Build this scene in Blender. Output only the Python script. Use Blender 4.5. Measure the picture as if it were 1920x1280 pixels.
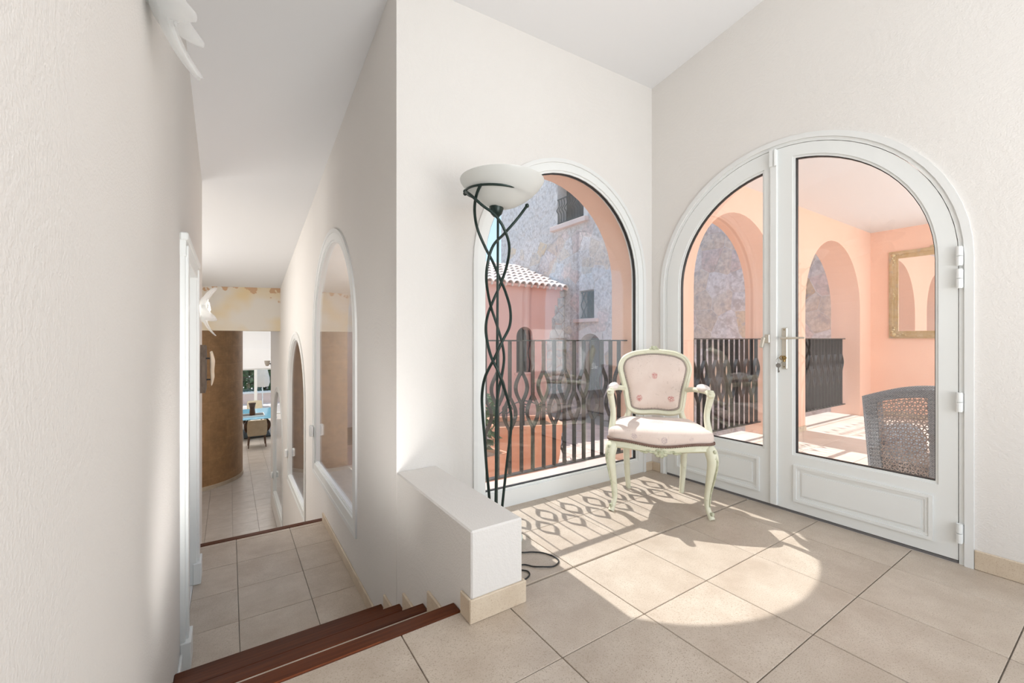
import bpy, bmesh, math, random
from mathutils import Vector, Matrix
random.seed(7)
SC = bpy.context.scene
COL = SC.collection
for o in list(bpy.data.objects):
    bpy.data.objects.remove(o)
PI = math.pi
R = math.radians

# ------------------------------------------------------------------ camera
cam_d = bpy.data.cameras.new('camera')
cam_d.sensor_width = 36.0
cam_d.lens = 15.0
cam_d.shift_y = -0.0016
cam_d.clip_start = 0.02
cam = bpy.data.objects.new('camera', cam_d)
cam.location = (0, 0, 1.05)
cam.rotation_euler = (R(90), 0, R(-33.5))
COL.objects.link(cam)
SC.camera = cam

# ------------------------------------------------------------------ world, sun, lights, exposure
SC.view_settings.view_transform = 'Standard'
SC.view_settings.look = 'None'
SC.view_settings.gamma = 1.0
SC.view_settings.use_curve_mapping = False
SC.view_settings.exposure = 0.17
W = bpy.data.worlds.new('sky'); SC.world = W
W.use_nodes = True
wn = W.node_tree.nodes; wl = W.node_tree.links
wn.clear()
wo = wn.new('ShaderNodeOutputWorld'); wb = wn.new('ShaderNodeBackground')
wt = wn.new('ShaderNodeTexCoord'); ws = wn.new('ShaderNodeSeparateXYZ'); wr = wn.new('ShaderNodeValToRGB')
wl.new(wt.outputs['Generated'], ws.inputs[0]); wl.new(ws.outputs['Z'], wr.inputs[0])
wr.color_ramp.elements[0].position = 0.0; wr.color_ramp.elements[0].color = (0.80, 0.88, 0.95, 1)
wr.color_ramp.elements[1].position = 0.75; wr.color_ramp.elements[1].color = (0.42, 0.60, 0.90, 1)
e = wr.color_ramp.elements.new(0.22); e.color = (0.48, 0.70, 0.92, 1)
wl.new(wr.outputs[0], wb.inputs[0]); wb.inputs[1].default_value = 1.25
wl.new(wb.outputs[0], wo.inputs[0])

sun_d = bpy.data.lights.new('sun', 'SUN'); sun_d.energy = 4.7; sun_d.angle = R(0.5); sun_d.color = (1, .975, .95)
sun = bpy.data.objects.new('sun', sun_d); COL.objects.link(sun)
sun.rotation_euler = Vector((-0.03, -0.79, -1)).to_track_quat('-Z', 'Y').to_euler()
sun.location = (3, 6, 9)

def area(name, loc, target, sx, sy, power, col=(1, .97, .935), spread=180):
    d = bpy.data.lights.new(name, 'AREA'); d.shape = 'RECTANGLE'; d.size = sx; d.size_y = sy
    d.energy = power; d.color = col; d.spread = R(spread)
    o = bpy.data.objects.new(name, d); COL.objects.link(o); o.location = loc
    o.rotation_euler = (Vector(target) - Vector(loc)).to_track_quat('-Z', 'Y').to_euler()
    return o
area('room_fill', (1.9, -2.3, 1.7), (0.5, 1.8, 1.3), 2.4, 2.2, 35)  # added fill behind the camera to brighten the room; no real source
area('ceiling_fill', (1.2, -1.3, 0.9), (1.35, 0.6, 3.6), 1.6, 1.2, 38)  # added fill aimed upwards to whiten the ceiling, unseen
area('stair_fill_near', (0.24, 1.50, -0.06), (0.12, 5.2, 2.2), .4, .3, 10.5, spread=80)  # unseen fill added over the top step for stair walls and ceiling
area('stair_fill_far', (-1.7, 6.7, 1.1), (0.75, 5.4, 0.7), 1.6, 1.6, 60)  # fill added behind the left wall to lift the lower stairwell
area('hall_fill', (-2.2, 9.9, 1.0), (-0.6, 11.5, -1.6), 1.4, 1.4, 44)  # added fill for column and lower hall, kept out of view
area('dining_fill', (0.5, 18.5, 2.6), (0.5, 19, -2), 4, 5, 280)  # fill panel added under the dining ceiling, not a fixture there
area('gallery_fill', (7.05, -0.05, 1.9), (4.4, 2.2, 1.5), 1.0, 1.2, 30)  # out-of-view fill added to brighten the gallery from its far end
area('gallery_fill_near', (3.42, -0.62, 1.6), (7.2, 2.3, 1.3), .5, 1.2, 44)  # second added gallery fill, aimed at the arch reveals

# ------------------------------------------------------------------ materials
def nodes_of(name):
    m = bpy.data.materials.new(name); m.use_nodes = True
    nt = m.node_tree
    return m, nt, nt.nodes, nt.links, nt.nodes['Principled BSDF']

def pbr(name, c1, c2=None, scale=4.0, detail=4.0, rough=0.6, metal=0.0, bump=0.0, bscale=60.0, vary=0.0, stretch=None, spec=0.5, distort=0.0, c3=None, s3=20.0, t3=0.6):
    m, nt, n, l, b = nodes_of(name)
    b.inputs['Roughness'].default_value = rough
    b.inputs['Metallic'].default_value = metal
    b.inputs['Specular IOR Level'].default_value = spec
    tc = n.new('ShaderNodeTexCoord'); src = tc.outputs['Object']
    if vary > 0:
        oi = n.new('ShaderNodeObjectInfo'); vm = n.new('ShaderNodeVectorMath'); vm.operation = 'MULTIPLY_ADD'
        cb = n.new('ShaderNodeCombineXYZ')
        for i in range(3): l.new(oi.outputs['Random'], cb.inputs[i])
        l.new(cb.outputs[0], vm.inputs[0]); vm.inputs[1].default_value = (37, 53, 29); l.new(src, vm.inputs[2])
        src = vm.outputs[0]
    if stretch:
        mp = n.new('ShaderNodeMapping'); mp.inputs['Scale'].default_value = stretch; l.new(src, mp.inputs[0]); src = mp.outputs[0]
    out = None
    if c2 is None:
        b.inputs['Base Color'].default_value = (*c1, 1)
        rgb = n.new('ShaderNodeRGB'); rgb.outputs[0].default_value = (*c1, 1); out = rgb.outputs[0]
    else:
        nz = n.new('ShaderNodeTexNoise'); nz.inputs['Scale'].default_value = scale; nz.inputs['Detail'].default_value = detail
        nz.inputs['Roughness'].default_value = 0.65
        l.new(src, nz.inputs['Vector'])
        rp = n.new('ShaderNodeValToRGB'); rp.color_ramp.elements[0].position = 0.32; rp.color_ramp.elements[1].position = 0.68
        rp.color_ramp.elements[0].color = (*c1, 1); rp.color_ramp.elements[1].color = (*c2, 1)
        l.new(nz.outputs['Fac'], rp.inputs[0]); out = rp.outputs[0]
    if c3 is not None:
        n3 = n.new('ShaderNodeTexNoise'); n3.inputs['Scale'].default_value = s3; n3.inputs['Detail'].default_value = 3
        l.new(src, n3.inputs['Vector'])
        r3 = n.new('ShaderNodeValToRGB'); r3.color_ramp.elements[0].position = t3; r3.color_ramp.elements[1].position = min(1, t3 + .16)
        r3.color_ramp.elements[0].color = (0, 0, 0, 1); r3.color_ramp.elements[1].color = (1, 1, 1, 1)
        l.new(n3.outputs['Fac'], r3.inputs[0])
        mx = n.new('ShaderNodeMix'); mx.data_type = 'RGBA'; l.new(r3.outputs[0], mx.inputs['Factor'])
        l.new(out, mx.inputs[6]); mx.inputs[7].default_value = (*c3, 1); out = mx.outputs[2]
    if vary > 0:
        oi2 = n.new('ShaderNodeObjectInfo'); mr = n.new('ShaderNodeMapRange')
        mr.inputs['To Min'].default_value = 1 - vary; mr.inputs['To Max'].default_value = 1 + vary
        l.new(oi2.outputs['Random'], mr.inputs[0])
        hv = n.new('ShaderNodeHueSaturation'); l.new(out, hv.inputs['Color']); l.new(mr.outputs[0], hv.inputs['Value']); out = hv.outputs[0]
    l.new(out, b.inputs['Base Color'])
    if bump > 0:
        bz = n.new('ShaderNodeTexNoise'); bz.inputs['Scale'].default_value = bscale; bz.inputs['Detail'].default_value = 3
        bz.inputs['Distortion'].default_value = distort
        l.new(src, bz.inputs['Vector'])
        bp = n.new('ShaderNodeBump'); bp.inputs['Strength'].default_value = bump; bp.inputs['Distance'].default_value = 0.01
        l.new(bz.outputs['Fac'], bp.inputs['Height']); l.new(bp.outputs[0], b.inputs['Normal'])
    return m

def glass_mat(name, r0=0.05, tint=(.988, .995, .992)):
    m = bpy.data.materials.new(name); m.use_nodes = True
    n = m.node_tree.nodes; l = m.node_tree.links; n.clear()
    out = n.new('ShaderNodeOutputMaterial'); mx = n.new('ShaderNodeMixShader')
    tr = n.new('ShaderNodeBsdfTransparent'); tr.inputs[0].default_value = (*tint, 1)
    gl = n.new('ShaderNodeBsdfGlossy'); gl.inputs['Roughness'].default_value = 0.0; gl.inputs['Color'].default_value = (1, 1, 1, 1)
    lw = n.new('ShaderNodeLayerWeight'); lw.inputs['Blend'].default_value = 0.5
    pw = n.new('ShaderNodeMath'); pw.operation = 'POWER'; pw.inputs[1].default_value = 5.0
    ma = n.new('ShaderNodeMath'); ma.operation = 'MULTIPLY_ADD'; ma.inputs[1].default_value = 1 - r0; ma.inputs[2].default_value = r0
    l.new(lw.outputs['Facing'], pw.inputs[0]); l.new(pw.outputs[0], ma.inputs[0])
    l.new(ma.outputs[0], mx.inputs[0]); l.new(tr.outputs[0], mx.inputs[1]); l.new(gl.outputs[0], mx.inputs[2])
    l.new(mx.outputs[0], out.inputs[0])
    return m

def frosted(name, col, trans=0.5, clear=0.0):
    m = bpy.data.materials.new(name); m.use_nodes = True
    n = m.node_tree.nodes; l = m.node_tree.links; n.clear()
    out = n.new('ShaderNodeOutputMaterial'); mx = n.new('ShaderNodeMixShader'); m2 = n.new('ShaderNodeMixShader')
    d = n.new('ShaderNodeBsdfDiffuse'); d.inputs[0].default_value = (*col, 1)
    t = n.new('ShaderNodeBsdfTranslucent'); t.inputs[0].default_value = (*col, 1)
    g = n.new('ShaderNodeBsdfGlossy'); g.inputs['Roughness'].default_value = .25
    mx.inputs[0].default_value = trans; l.new(d.outputs[0], mx.inputs[1]); l.new(t.outputs[0], mx.inputs[2])
    m2.inputs[0].default_value = .05; l.new(mx.outputs[0], m2.inputs[1]); l.new(g.outputs[0], m2.inputs[2])
    if clear:
        tp = n.new('ShaderNodeBsdfTransparent'); m4 = n.new('ShaderNodeMixShader'); m4.inputs[0].default_value = clear
        l.new(m2.outputs[0], m4.inputs[1]); l.new(tp.outputs[0], m4.inputs[2]); l.new(m4.outputs[0], out.inputs[0])
    else: l.new(m2.outputs[0], out.inputs[0])
    return m

def plaster_mat():
    m, nt, n, l, b = nodes_of('white_plaster')
    b.inputs['Roughness'].default_value = .85; b.inputs['Specular IOR Level'].default_value = .2
    tc = n.new('ShaderNodeTexCoord')
    nz = n.new('ShaderNodeTexNoise'); nz.inputs['Scale'].default_value = 1.3; nz.inputs['Detail'].default_value = 3
    l.new(tc.outputs['Object'], nz.inputs['Vector'])
    rp = n.new('ShaderNodeValToRGB'); rp.color_ramp.elements[0].color = (.745, .715, .68, 1); rp.color_ramp.elements[1].color = (.785, .76, .728, 1)
    l.new(nz.outputs['Fac'], rp.inputs[0]); l.new(rp.outputs[0], b.inputs['Base Color'])
    # trowel swirls: rings round scattered centres, broken by fine grain
    vo = n.new('ShaderNodeTexVoronoi'); vo.inputs['Scale'].default_value = 2.6
    l.new(tc.outputs['Object'], vo.inputs['Vector'])
    mu = n.new('ShaderNodeMath'); mu.operation = 'MULTIPLY'; mu.inputs[1].default_value = 85.0; l.new(vo.outputs['Distance'], mu.inputs[0])
    sn = n.new('ShaderNodeMath'); sn.operation = 'SINE'; l.new(mu.outputs[0], sn.inputs[0])
    gr = n.new('ShaderNodeTexNoise'); gr.inputs['Scale'].default_value = 140; gr.inputs['Detail'].default_value = 3
    l.new(tc.outputs['Object'], gr.inputs['Vector'])
    ad = n.new('ShaderNodeMath'); ad.operation = 'MULTIPLY_ADD'; ad.inputs[1].default_value = .10
    l.new(sn.outputs[0], ad.inputs[0]); l.new(gr.outputs['Fac'], ad.inputs[2])
    bp = n.new('ShaderNodeBump'); bp.inputs['Strength'].default_value = .30; bp.inputs['Distance'].default_value = .006
    l.new(ad.outputs[0], bp.inputs['Height']); l.new(bp.outputs[0], b.inputs['Normal'])
    return m

def brocade_mat(name, flowers, petal=(.50, .13, .12), axes='xz'):
    """woven fabric with flower heads at given places (object coordinates)"""
    m, nt, n, l, b = nodes_of(name)
    b.inputs['Roughness'].default_value = .7; b.inputs['Sheen Weight'].default_value = .25
    tc = n.new('ShaderNodeTexCoord')
    base = n.new('ShaderNodeTexNoise'); base.inputs['Scale'].default_value = 14; base.inputs['Detail'].default_value = 4
    l.new(tc.outputs['Object'], base.inputs['Vector'])
    r0 = n.new('ShaderNodeValToRGB'); r0.color_ramp.elements[0].color = (.70, .56, .49, 1); r0.color_ramp.elements[1].color = (.80, .69, .62, 1)
    l.new(base.outputs['Fac'], r0.inputs[0]); out = r0.outputs[0]
    v2 = n.new('ShaderNodeTexVoronoi'); v2.inputs['Scale'].default_value = 110; v2.feature = 'DISTANCE_TO_EDGE'
    l.new(tc.outputs['Object'], v2.inputs['Vector'])
    rg = n.new('ShaderNodeValToRGB'); rg.color_ramp.elements[0].position = .05; rg.color_ramp.elements[1].position = .16
    rg.color_ramp.elements[0].color = (.9, .9, .9, 1); rg.color_ramp.elements[1].color = (.12, .12, .12, 1)
    l.new(v2.outputs['Distance'], rg.inputs[0])
    nd = n.new('ShaderNodeTexNoise'); nd.inputs['Scale'].default_value = 45; l.new(tc.outputs['Object'], nd.inputs['Vector'])
    sc = (1, 0, 1) if axes == 'xz' else (1, 1, 1)
    ml = n.new('ShaderNodeVectorMath'); ml.operation = 'MULTIPLY'; ml.inputs[1].default_value = sc; l.new(tc.outputs['Object'], ml.inputs[0])
    for fl_ in flowers:
        rad = fl_[-1]
        ds = n.new('ShaderNodeVectorMath'); ds.operation = 'DISTANCE'; l.new(ml.outputs[0], ds.inputs[0])
        ds.inputs[1].default_value = (fl_[0], 0, fl_[1]) if axes == 'xz' else fl_[:3]
        ad = n.new('ShaderNodeMath'); ad.operation = 'MULTIPLY_ADD'; ad.inputs[1].default_value = rad * .9; l.new(nd.outputs['Fac'], ad.inputs[0]); l.new(ds.outputs['Value'], ad.inputs[2])
        mr = n.new('ShaderNodeMapRange'); mr.inputs['From Min'].default_value = rad * 1.25; mr.inputs['From Max'].default_value = rad * 1.6
        mr.inputs['To Min'].default_value = 1; mr.inputs['To Max'].default_value = 0; l.new(ad.outputs[0], mr.inputs[0])
        mu = n.new('ShaderNodeMath'); mu.operation = 'MULTIPLY'; l.new(mr.outputs[0], mu.inputs[0]); l.new(rg.outputs[0], mu.inputs[1])
        mx = n.new('ShaderNodeMix'); mx.data_type = 'RGBA'; l.new(mu.outputs[0], mx.inputs['Factor'])
        l.new(out, mx.inputs[6]); mx.inputs[7].default_value = (*petal, 1); out = mx.outputs[2]
    wv = n.new('ShaderNodeTexNoise'); wv.inputs['Scale'].default_value = 26; wv.inputs['Distortion'].default_value = 2.5; wv.inputs['Detail'].default_value = 3
    l.new(tc.outputs['Object'], wv.inputs['Vector'])
    rl = n.new('ShaderNodeValToRGB')
    rl.color_ramp.elements[0].position = .62; rl.color_ramp.elements[0].color = (0, 0, 0, 1)
    rl.color_ramp.elements[1].position = .68; rl.color_ramp.elements[1].color = (.4, .4, .4, 1)
    l.new(wv.outputs['Fac'], rl.inputs[0])
    m3 = n.new('ShaderNodeMix'); m3.data_type = 'RGBA'; l.new(rl.outputs[0], m3.inputs['Factor'])
    l.new(out, m3.inputs[6]); m3.inputs[7].default_value = (.50, .40, .33, 1)
    l.new(m3.outputs[2], b.inputs['Base Color'])
    return m

def peeling_mat():
    m, nt, n, l, b = nodes_of('peeling_plaster')
    b.inputs['Roughness'].default_value = .8
    tc = n.new('ShaderNodeTexCoord')
    nz = n.new('ShaderNodeTexNoise'); nz.inputs['Scale'].default_value = 1.6; nz.inputs['Detail'].default_value = 2
    l.new(tc.outputs['Object'], nz.inputs['Vector'])
    rp = n.new('ShaderNodeValToRGB')
    rp.color_ramp.elements[0].position = .42; rp.color_ramp.elements[0].color = (.72, .58, .36, 1)
    rp.color_ramp.elements[1].position = .60; rp.color_ramp.elements[1].color = (.70, .66, .60, 1)
    l.new(nz.outputs['Fac'], rp.inputs[0])
    sp = n.new('ShaderNodeSeparateXYZ'); l.new(tc.outputs['Object'], sp.inputs[0])
    # flaking along the top edge and in small spots
    ng = n.new('ShaderNodeTexNoise'); ng.inputs['Scale'].default_value = 6; ng.inputs['Detail'].default_value = 6
    l.new(tc.outputs['Object'], ng.inputs['Vector'])
    mr = n.new('ShaderNodeMapRange'); mr.inputs['From Min'].default_value = 1.55; mr.inputs['From Max'].default_value = 1.95
    mr.inputs['To Min'].default_value = -.18; mr.inputs['To Max'].default_value = .12; l.new(sp.outputs['Z'], mr.inputs[0])
    ad = n.new('ShaderNodeMath'); ad.operation = 'ADD'; l.new(ng.outputs['Fac'], ad.inputs[0]); l.new(mr.outputs[0], ad.inputs[1])
    r2 = n.new('ShaderNodeValToRGB'); r2.color_ramp.elements[0].position = .61; r2.color_ramp.elements[1].position = .64
    r2.color_ramp.elements[0].color = (0, 0, 0, 1); r2.color_ramp.elements[1].color = (1, 1, 1, 1)
    l.new(ad.outputs[0], r2.inputs[0])
    mx = n.new('ShaderNodeMix'); mx.data_type = 'RGBA'; l.new(r2.outputs[0], mx.inputs['Factor'])
    l.new(rp.outputs[0], mx.inputs[6]); mx.inputs[7].default_value = (.56, .36, .22, 1)
    l.new(mx.outputs[2], b.inputs['Base Color'])
    return m

def leather_mat():
    m, nt, n, l, b = nodes_of('brown_leather_panels')
    b.inputs['Roughness'].default_value = .5
    tc = n.new('ShaderNodeTexCoord')
    mp = n.new('ShaderNodeMapping'); mp.inputs['Scale'].default_value = (1, 1, 1); l.new(tc.outputs['UV'], mp.inputs[0])
    br = n.new('ShaderNodeTexBrick'); br.offset = 0.0
    br.inputs['Color1'].default_value = (.38, .215, .10, 1); br.inputs['Color2'].default_value = (.41, .235, .11, 1); br.inputs['Mortar'].default_value = (.45, .265, .13, 1)
    br.inputs['Scale'].default_value = 1.0; br.inputs['Brick Width'].default_value = .45; br.inputs['Row Height'].default_value = .45; br.inputs['Mortar Size'].default_value = .006
    l.new(mp.outputs[0], br.inputs['Vector'])
    nz = n.new('ShaderNodeTexNoise'); nz.inputs['Scale'].default_value = 5; nz.inputs['Detail'].default_value = 12; nz.inputs['Roughness'].default_value = .75; l.new(tc.outputs['Object'], nz.inputs['Vector'])
    hv = n.new('ShaderNodeHueSaturation'); mr = n.new('ShaderNodeMapRange'); mr.inputs['To Min'].default_value = .35; mr.inputs['To Max'].default_value = 1.65
    l.new(nz.outputs['Fac'], mr.inputs[0]); l.new(mr.outputs[0], hv.inputs['Value']); l.new(br.outputs[0], hv.inputs['Color'])
    l.new(hv.outputs[0], b.inputs['Base Color'])
    return m

M = {}
M['plaster'] = plaster_mat()
M['ceiling'] = pbr('ceiling_white', (.80, .80, .805), rough=.9, spec=.1)
M['pvc'] = pbr('white_lacquer', (.80, .815, .80), rough=.35)
M['pvc2'] = pbr('white_casing', (.77, .775, .76), rough=.5)
M['pink'] = pbr('pink_render', (.86, .56, .43), (.88, .59, .46), scale=2.0, rough=.9, bump=.2, bscale=90, spec=.1)
M['housepink'] = pbr('pink_house_render', (.86, .49, .40), (.90, .53, .44), scale=1.2, rough=.9, bump=.2, bscale=60, spec=.1)
M['tile'] = pbr('beige_stone_tile', (.445, .365, .29), (.585, .505, .42), scale=5, detail=9, rough=.42, vary=.04, bump=.06, bscale=60, c3=(.37, .295, .22), s3=230, t3=.53)
M['tile_grey'] = pbr('pale_stone_tile', (.42, .37, .325), (.52, .47, .425), scale=5, detail=9, rough=.32, vary=.04, bump=.05, bscale=60, c3=(.36, .31, .27), s3=230, t3=.56)
M['tile_out'] = pbr('terrace_tile', (.62, .52, .45), (.72, .63, .57), scale=3.0, detail=6, rough=.6, vary=.05)
M['grout'] = pbr('grout', (.36, .33, .29), rough=.9)
M['skirting'] = pbr('stone_skirting', (.58, .47, .35), (.70, .60, .47), scale=6, detail=9, rough=.5, c3=(.50, .38, .27), s3=230, t3=.56)
M['wood'] = pbr('mahogany_nosing', (.06, .014, .004), (.115, .030, .009), scale=5, detail=6, rough=.34, stretch=(.6, 14, 14), vary=.05, spec=.15)
M['glass'] = glass_mat('window_glass', .07)
M['iron'] = pbr('grey_iron', (.030, .026, .024), (.048, .042, .039), scale=8, rough=.38, metal=.35)
M['darkiron'] = pbr('black_iron', (.018, .018, .02), rough=.5)
M['green'] = pbr('dark_green_metal', (.010, .024, .020), (.02, .04, .034), scale=10, rough=.33, metal=.3)
M['opal'] = frosted('opal_glass', (.86, .87, .85), .45)
M['ice'] = frosted('ice_glass', (.93, .94, .935), .55, .55)
M['teal'] = pbr('sea_glass', (.55, .72, .68), rough=.12)
M['black'] = pbr('black_rubber', (.012, .012, .012), rough=.5)
M['cream'] = pbr('cream_paint', (.70, .69, .52), (.77, .765, .61), scale=9, rough=.45, c3=(.58, .56, .38), s3=24, t3=.64)
M['brocade'] = brocade_mat('floral_brocade_back', [(.0, .80, .020), (-.105, .645, .021), (.105, .645, .021)])
M['brocade_seat'] = brocade_mat('floral_brocade_seat', [(.0, .06, .525, .045), (-.13, -.05, .52, .02), (.13, -.05, .52, .02), (-.02, .255, .455, .020), (.15, .24, .47, .018), (-.17, .23, .47, .018)], petal=(.46, .36, .38), axes='xy')
M['gimp'] = pbr('brown_braid', (.13, .075, .055), (.24, .15, .12), scale=160, rough=.8)
M['gimp_grey'] = pbr('grey_braid', (.28, .23, .20), (.40, .34, .30), scale=160, rough=.8)
M['pad'] = pbr('pale_pad_fabric', (.78, .70, .66), (.82, .76, .72), scale=40, rough=.8)
M['carved'] = pbr('carved_green_cream', (.36, .38, .24), (.66, .66, .50), scale=50, rough=.5)
M['stone'] = pbr('rubble_stone', (.36, .30, .27), (.52, .46, .43), scale=4, detail=7, rough=.9, vary=.14, bump=.6, bscale=18)
M['mortar'] = pbr('stone_mortar', (.64, .585, .55), (.76, .70, .66), scale=16, rough=.95, bump=.4, bscale=40)
M['roof'] = pbr('sunbleached_roof_tile', (.78, .62, .53), (.86, .74, .66), scale=8, rough=.9, vary=.08)
M['sillstone'] = pbr('pink_stone_sill', (.74, .58, .52), rough=.8)
M['terracotta'] = pbr('terracotta', (.72, .36, .22), (.78, .43, .29), scale=6, rough=.8)
M['foliage'] = pbr('foliage', (.03, .08, .02), (.07, .15, .04), scale=8, rough=.6)
M['paver'] = pbr('courtyard_paver', (.66, .50, .42), (.76, .60, .52), scale=4, rough=.85, vary=.08)
M['gilt'] = pbr('worn_gilt', (.50, .37, .16), (.62, .52, .33), scale=14, rough=.34, metal=.55, c3=(.45, .40, .32), s3=9, t3=.58)
M['mirror'] = pbr('mirror_silver', (.93, .93, .93), rough=.01, metal=1.0)
M['wicker'] = pbr('grey_blue_wicker', (.15, .185, .22), (.26, .30, .34), scale=30, rough=.4)
def weave(m, c1, c2):
    n = m.node_tree.nodes; l = m.node_tree.links; b = n['Principled BSDF']
    tc = n.new('ShaderNodeTexCoord'); br = n.new('ShaderNodeTexChecker'); br.inputs['Scale'].default_value = 140
    br.inputs['Color1'].default_value = (*c1, 1); br.inputs['Color2'].default_value = (*c2, 1)
    l.new(tc.outputs['Object'], br.inputs['Vector']); bp = n.new('ShaderNodeBump'); bp.inputs['Strength'].default_value = .5; bp.inputs['Distance'].default_value = .004
    l.new(br.outputs['Fac'], bp.inputs['Height']); l.new(bp.outputs[0], b.inputs['Normal']); l.new(br.outputs['Color'], b.inputs['Base Color'])
weave(M['wicker'], (.19, .23, .275), (.37, .42, .47))
M['wickerdark'] = pbr('dark_lattice_cane', (.30, .265, .25), (.45, .41, .39), scale=30, rough=.5)
M['cushion'] = pbr('pale_cushion', (.62, .66, .68), rough=.85)
M['nickel'] = pbr('champagne_metal', (.62, .58, .50), rough=.32, metal=.6)
M['brass'] = pbr('old_brass', (.34, .23, .09), rough=.35, metal=.9)
M['steel'] = pbr('key_steel', (.30, .29, .27), rough=.3, metal=.9)
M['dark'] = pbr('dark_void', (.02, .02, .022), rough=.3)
M['peel'] = peeling_mat()
M['leather'] = leather_mat()
M['driftdark'] = pbr('dark_weathered_wood', (.085, .06, .045), (.20, .15, .11), scale=4, detail=8, rough=.8, stretch=(8, 8, 1), bump=.5, bscale=30)
M['drift'] = pbr('bleached_driftwood', (.74, .60, .44), (.82, .72, .58), scale=5, rough=.7)
M['hallwall'] = pbr('beige_wall', (.66, .58, .48), (.70, .62, .53), scale=2, rough=.9)
M['chaircream'] = pbr('cream_upholstery', (.52, .46, .33), (.60, .54, .42), scale=8, rough=.8)
M['darkwood'] = pbr('dark_wood', (.07, .035, .02), (.13, .07, .04), scale=5, rough=.4)
M['skyglass'] = pbr('sky_tinted_glass_top', (.18, .42, .58), rough=.08)  # sky reflection on the glass painted in as a blue base colour
M['redwood'] = pbr('red_brown_wood', (.25, .07, .05), rough=.6)
M['greydoor'] = pbr('grey_shutter', (.16, .15, .15), rough=.6)
M['canvas'] = pbr('beige_canvas', (.66, .60, .52), rough=.9)
M['leafy'] = pbr('hedge_leaf', (.02, .07, .02), (.06, .16, .05), scale=5, rough=.6)

# ------------------------------------------------------------------ helpers
def build(name, bm, mat, parent=None, loc=None, smooth=35, kind=None, label=None):
    bmesh.ops.recalc_face_normals(bm, faces=bm.faces[:])
    me = bpy.data.meshes.new(name); bm.to_mesh(me); bm.free()
    for mm in (mat if isinstance(mat, (list, tuple)) else [mat]): me.materials.append(mm)
    if smooth:
        for p in me.polygons: p.use_smooth = True
        try: me.set_sharp_from_angle(angle=R(smooth))
        except Exception: pass
    o = bpy.data.objects.new(name, me); COL.objects.link(o)
    if parent is not None: o.parent = parent
    if loc is not None: o.location = loc
    if kind: o['kind'] = kind
    if label: o['label'] = label
    return o

def struct(name, bm, mat, parent=None, **k):
    return build(name, bm, mat, parent, kind='structure' if parent is None else None, **k)

def thing(name, label, cat, loc=(0, 0, 0), rz=0.0, group=None):
    o = bpy.data.objects.new(name, None); o.empty_display_size = .1; COL.objects.link(o)
    o.location = loc; o.rotation_euler = (0, 0, rz)
    o['label'] = label; o['category'] = cat
    if group: o['group'] = group
    return o

def tag(o, label, cat, group=None):
    o['label'] = label; o['category'] = cat
    if group: o['group'] = group
    return o

def root_struct(name, loc=(0, 0, 0)):
    o = bpy.data.objects.new(name, None); COL.objects.link(o); o.location = loc; o['kind'] = 'structure'
    return o

def copy_tree(o, parent=None):
    c = o.copy(); COL.objects.link(c)
    if parent is not None: c.parent = parent
    for ch in list(o.children): copy_tree(ch, c)
    return c

def BM(): return bmesh.new()

def box(bm, lo, hi, bev=0.0, rot=None, piv=None):
    vs = []
    x0, y0, z0 = lo; x1, y1, z1 = hi
    for x, y, z in ((x0, y0, z0), (x1, y0, z0), (x1, y1, z0), (x0, y1, z0), (x0, y0, z1), (x1, y0, z1), (x1, y1, z1), (x0, y1, z1)):
        vs.append(bm.verts.new((x, y, z)))
    fs = [bm.faces.new([vs[i] for i in f]) for f in ((0, 3, 2, 1), (4, 5, 6, 7), (0, 1, 5, 4), (1, 2, 6, 5), (2, 3, 7, 6), (3, 0, 4, 7))]
    if bev > 0:
        es = list({e for f in fs for e in f.edges})
        r = bmesh.ops.bevel(bm, geom=es, offset=bev, segments=1, affect='EDGES')
        vs = list({v for f in r['faces'] for v in f.verts} | {v for v in vs if v.is_valid})
    if rot is not None:
        bmesh.ops.rotate(bm, verts=[v for v in vs if v.is_valid], cent=piv or ((x0 + x1) / 2, (y0 + y1) / 2, (z0 + z1) / 2), matrix=rot)
    return vs

def smooth_path(pts, n=5, closed=False):
    pts = [Vector(p) for p in pts]; out = []; L = len(pts)
    rng = range(L) if closed else range(L - 1)
    for i in rng:
        if closed: p0, p1, p2, p3 = pts[i - 1], pts[i], pts[(i + 1) % L], pts[(i + 2) % L]
        else: p0, p1, p2, p3 = pts[max(i - 1, 0)], pts[i], pts[i + 1], pts[min(i + 2, L - 1)]
        for k in range(n):
            t = k / n
            out.append(.5 * ((2 * p1) + (p2 - p0) * t + (2 * p0 - 5 * p1 + 4 * p2 - p3) * t * t + (3 * p1 - p0 - 3 * p2 + p3) * t ** 3))
    if not closed: out.append(pts[-1])
    return out

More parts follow.
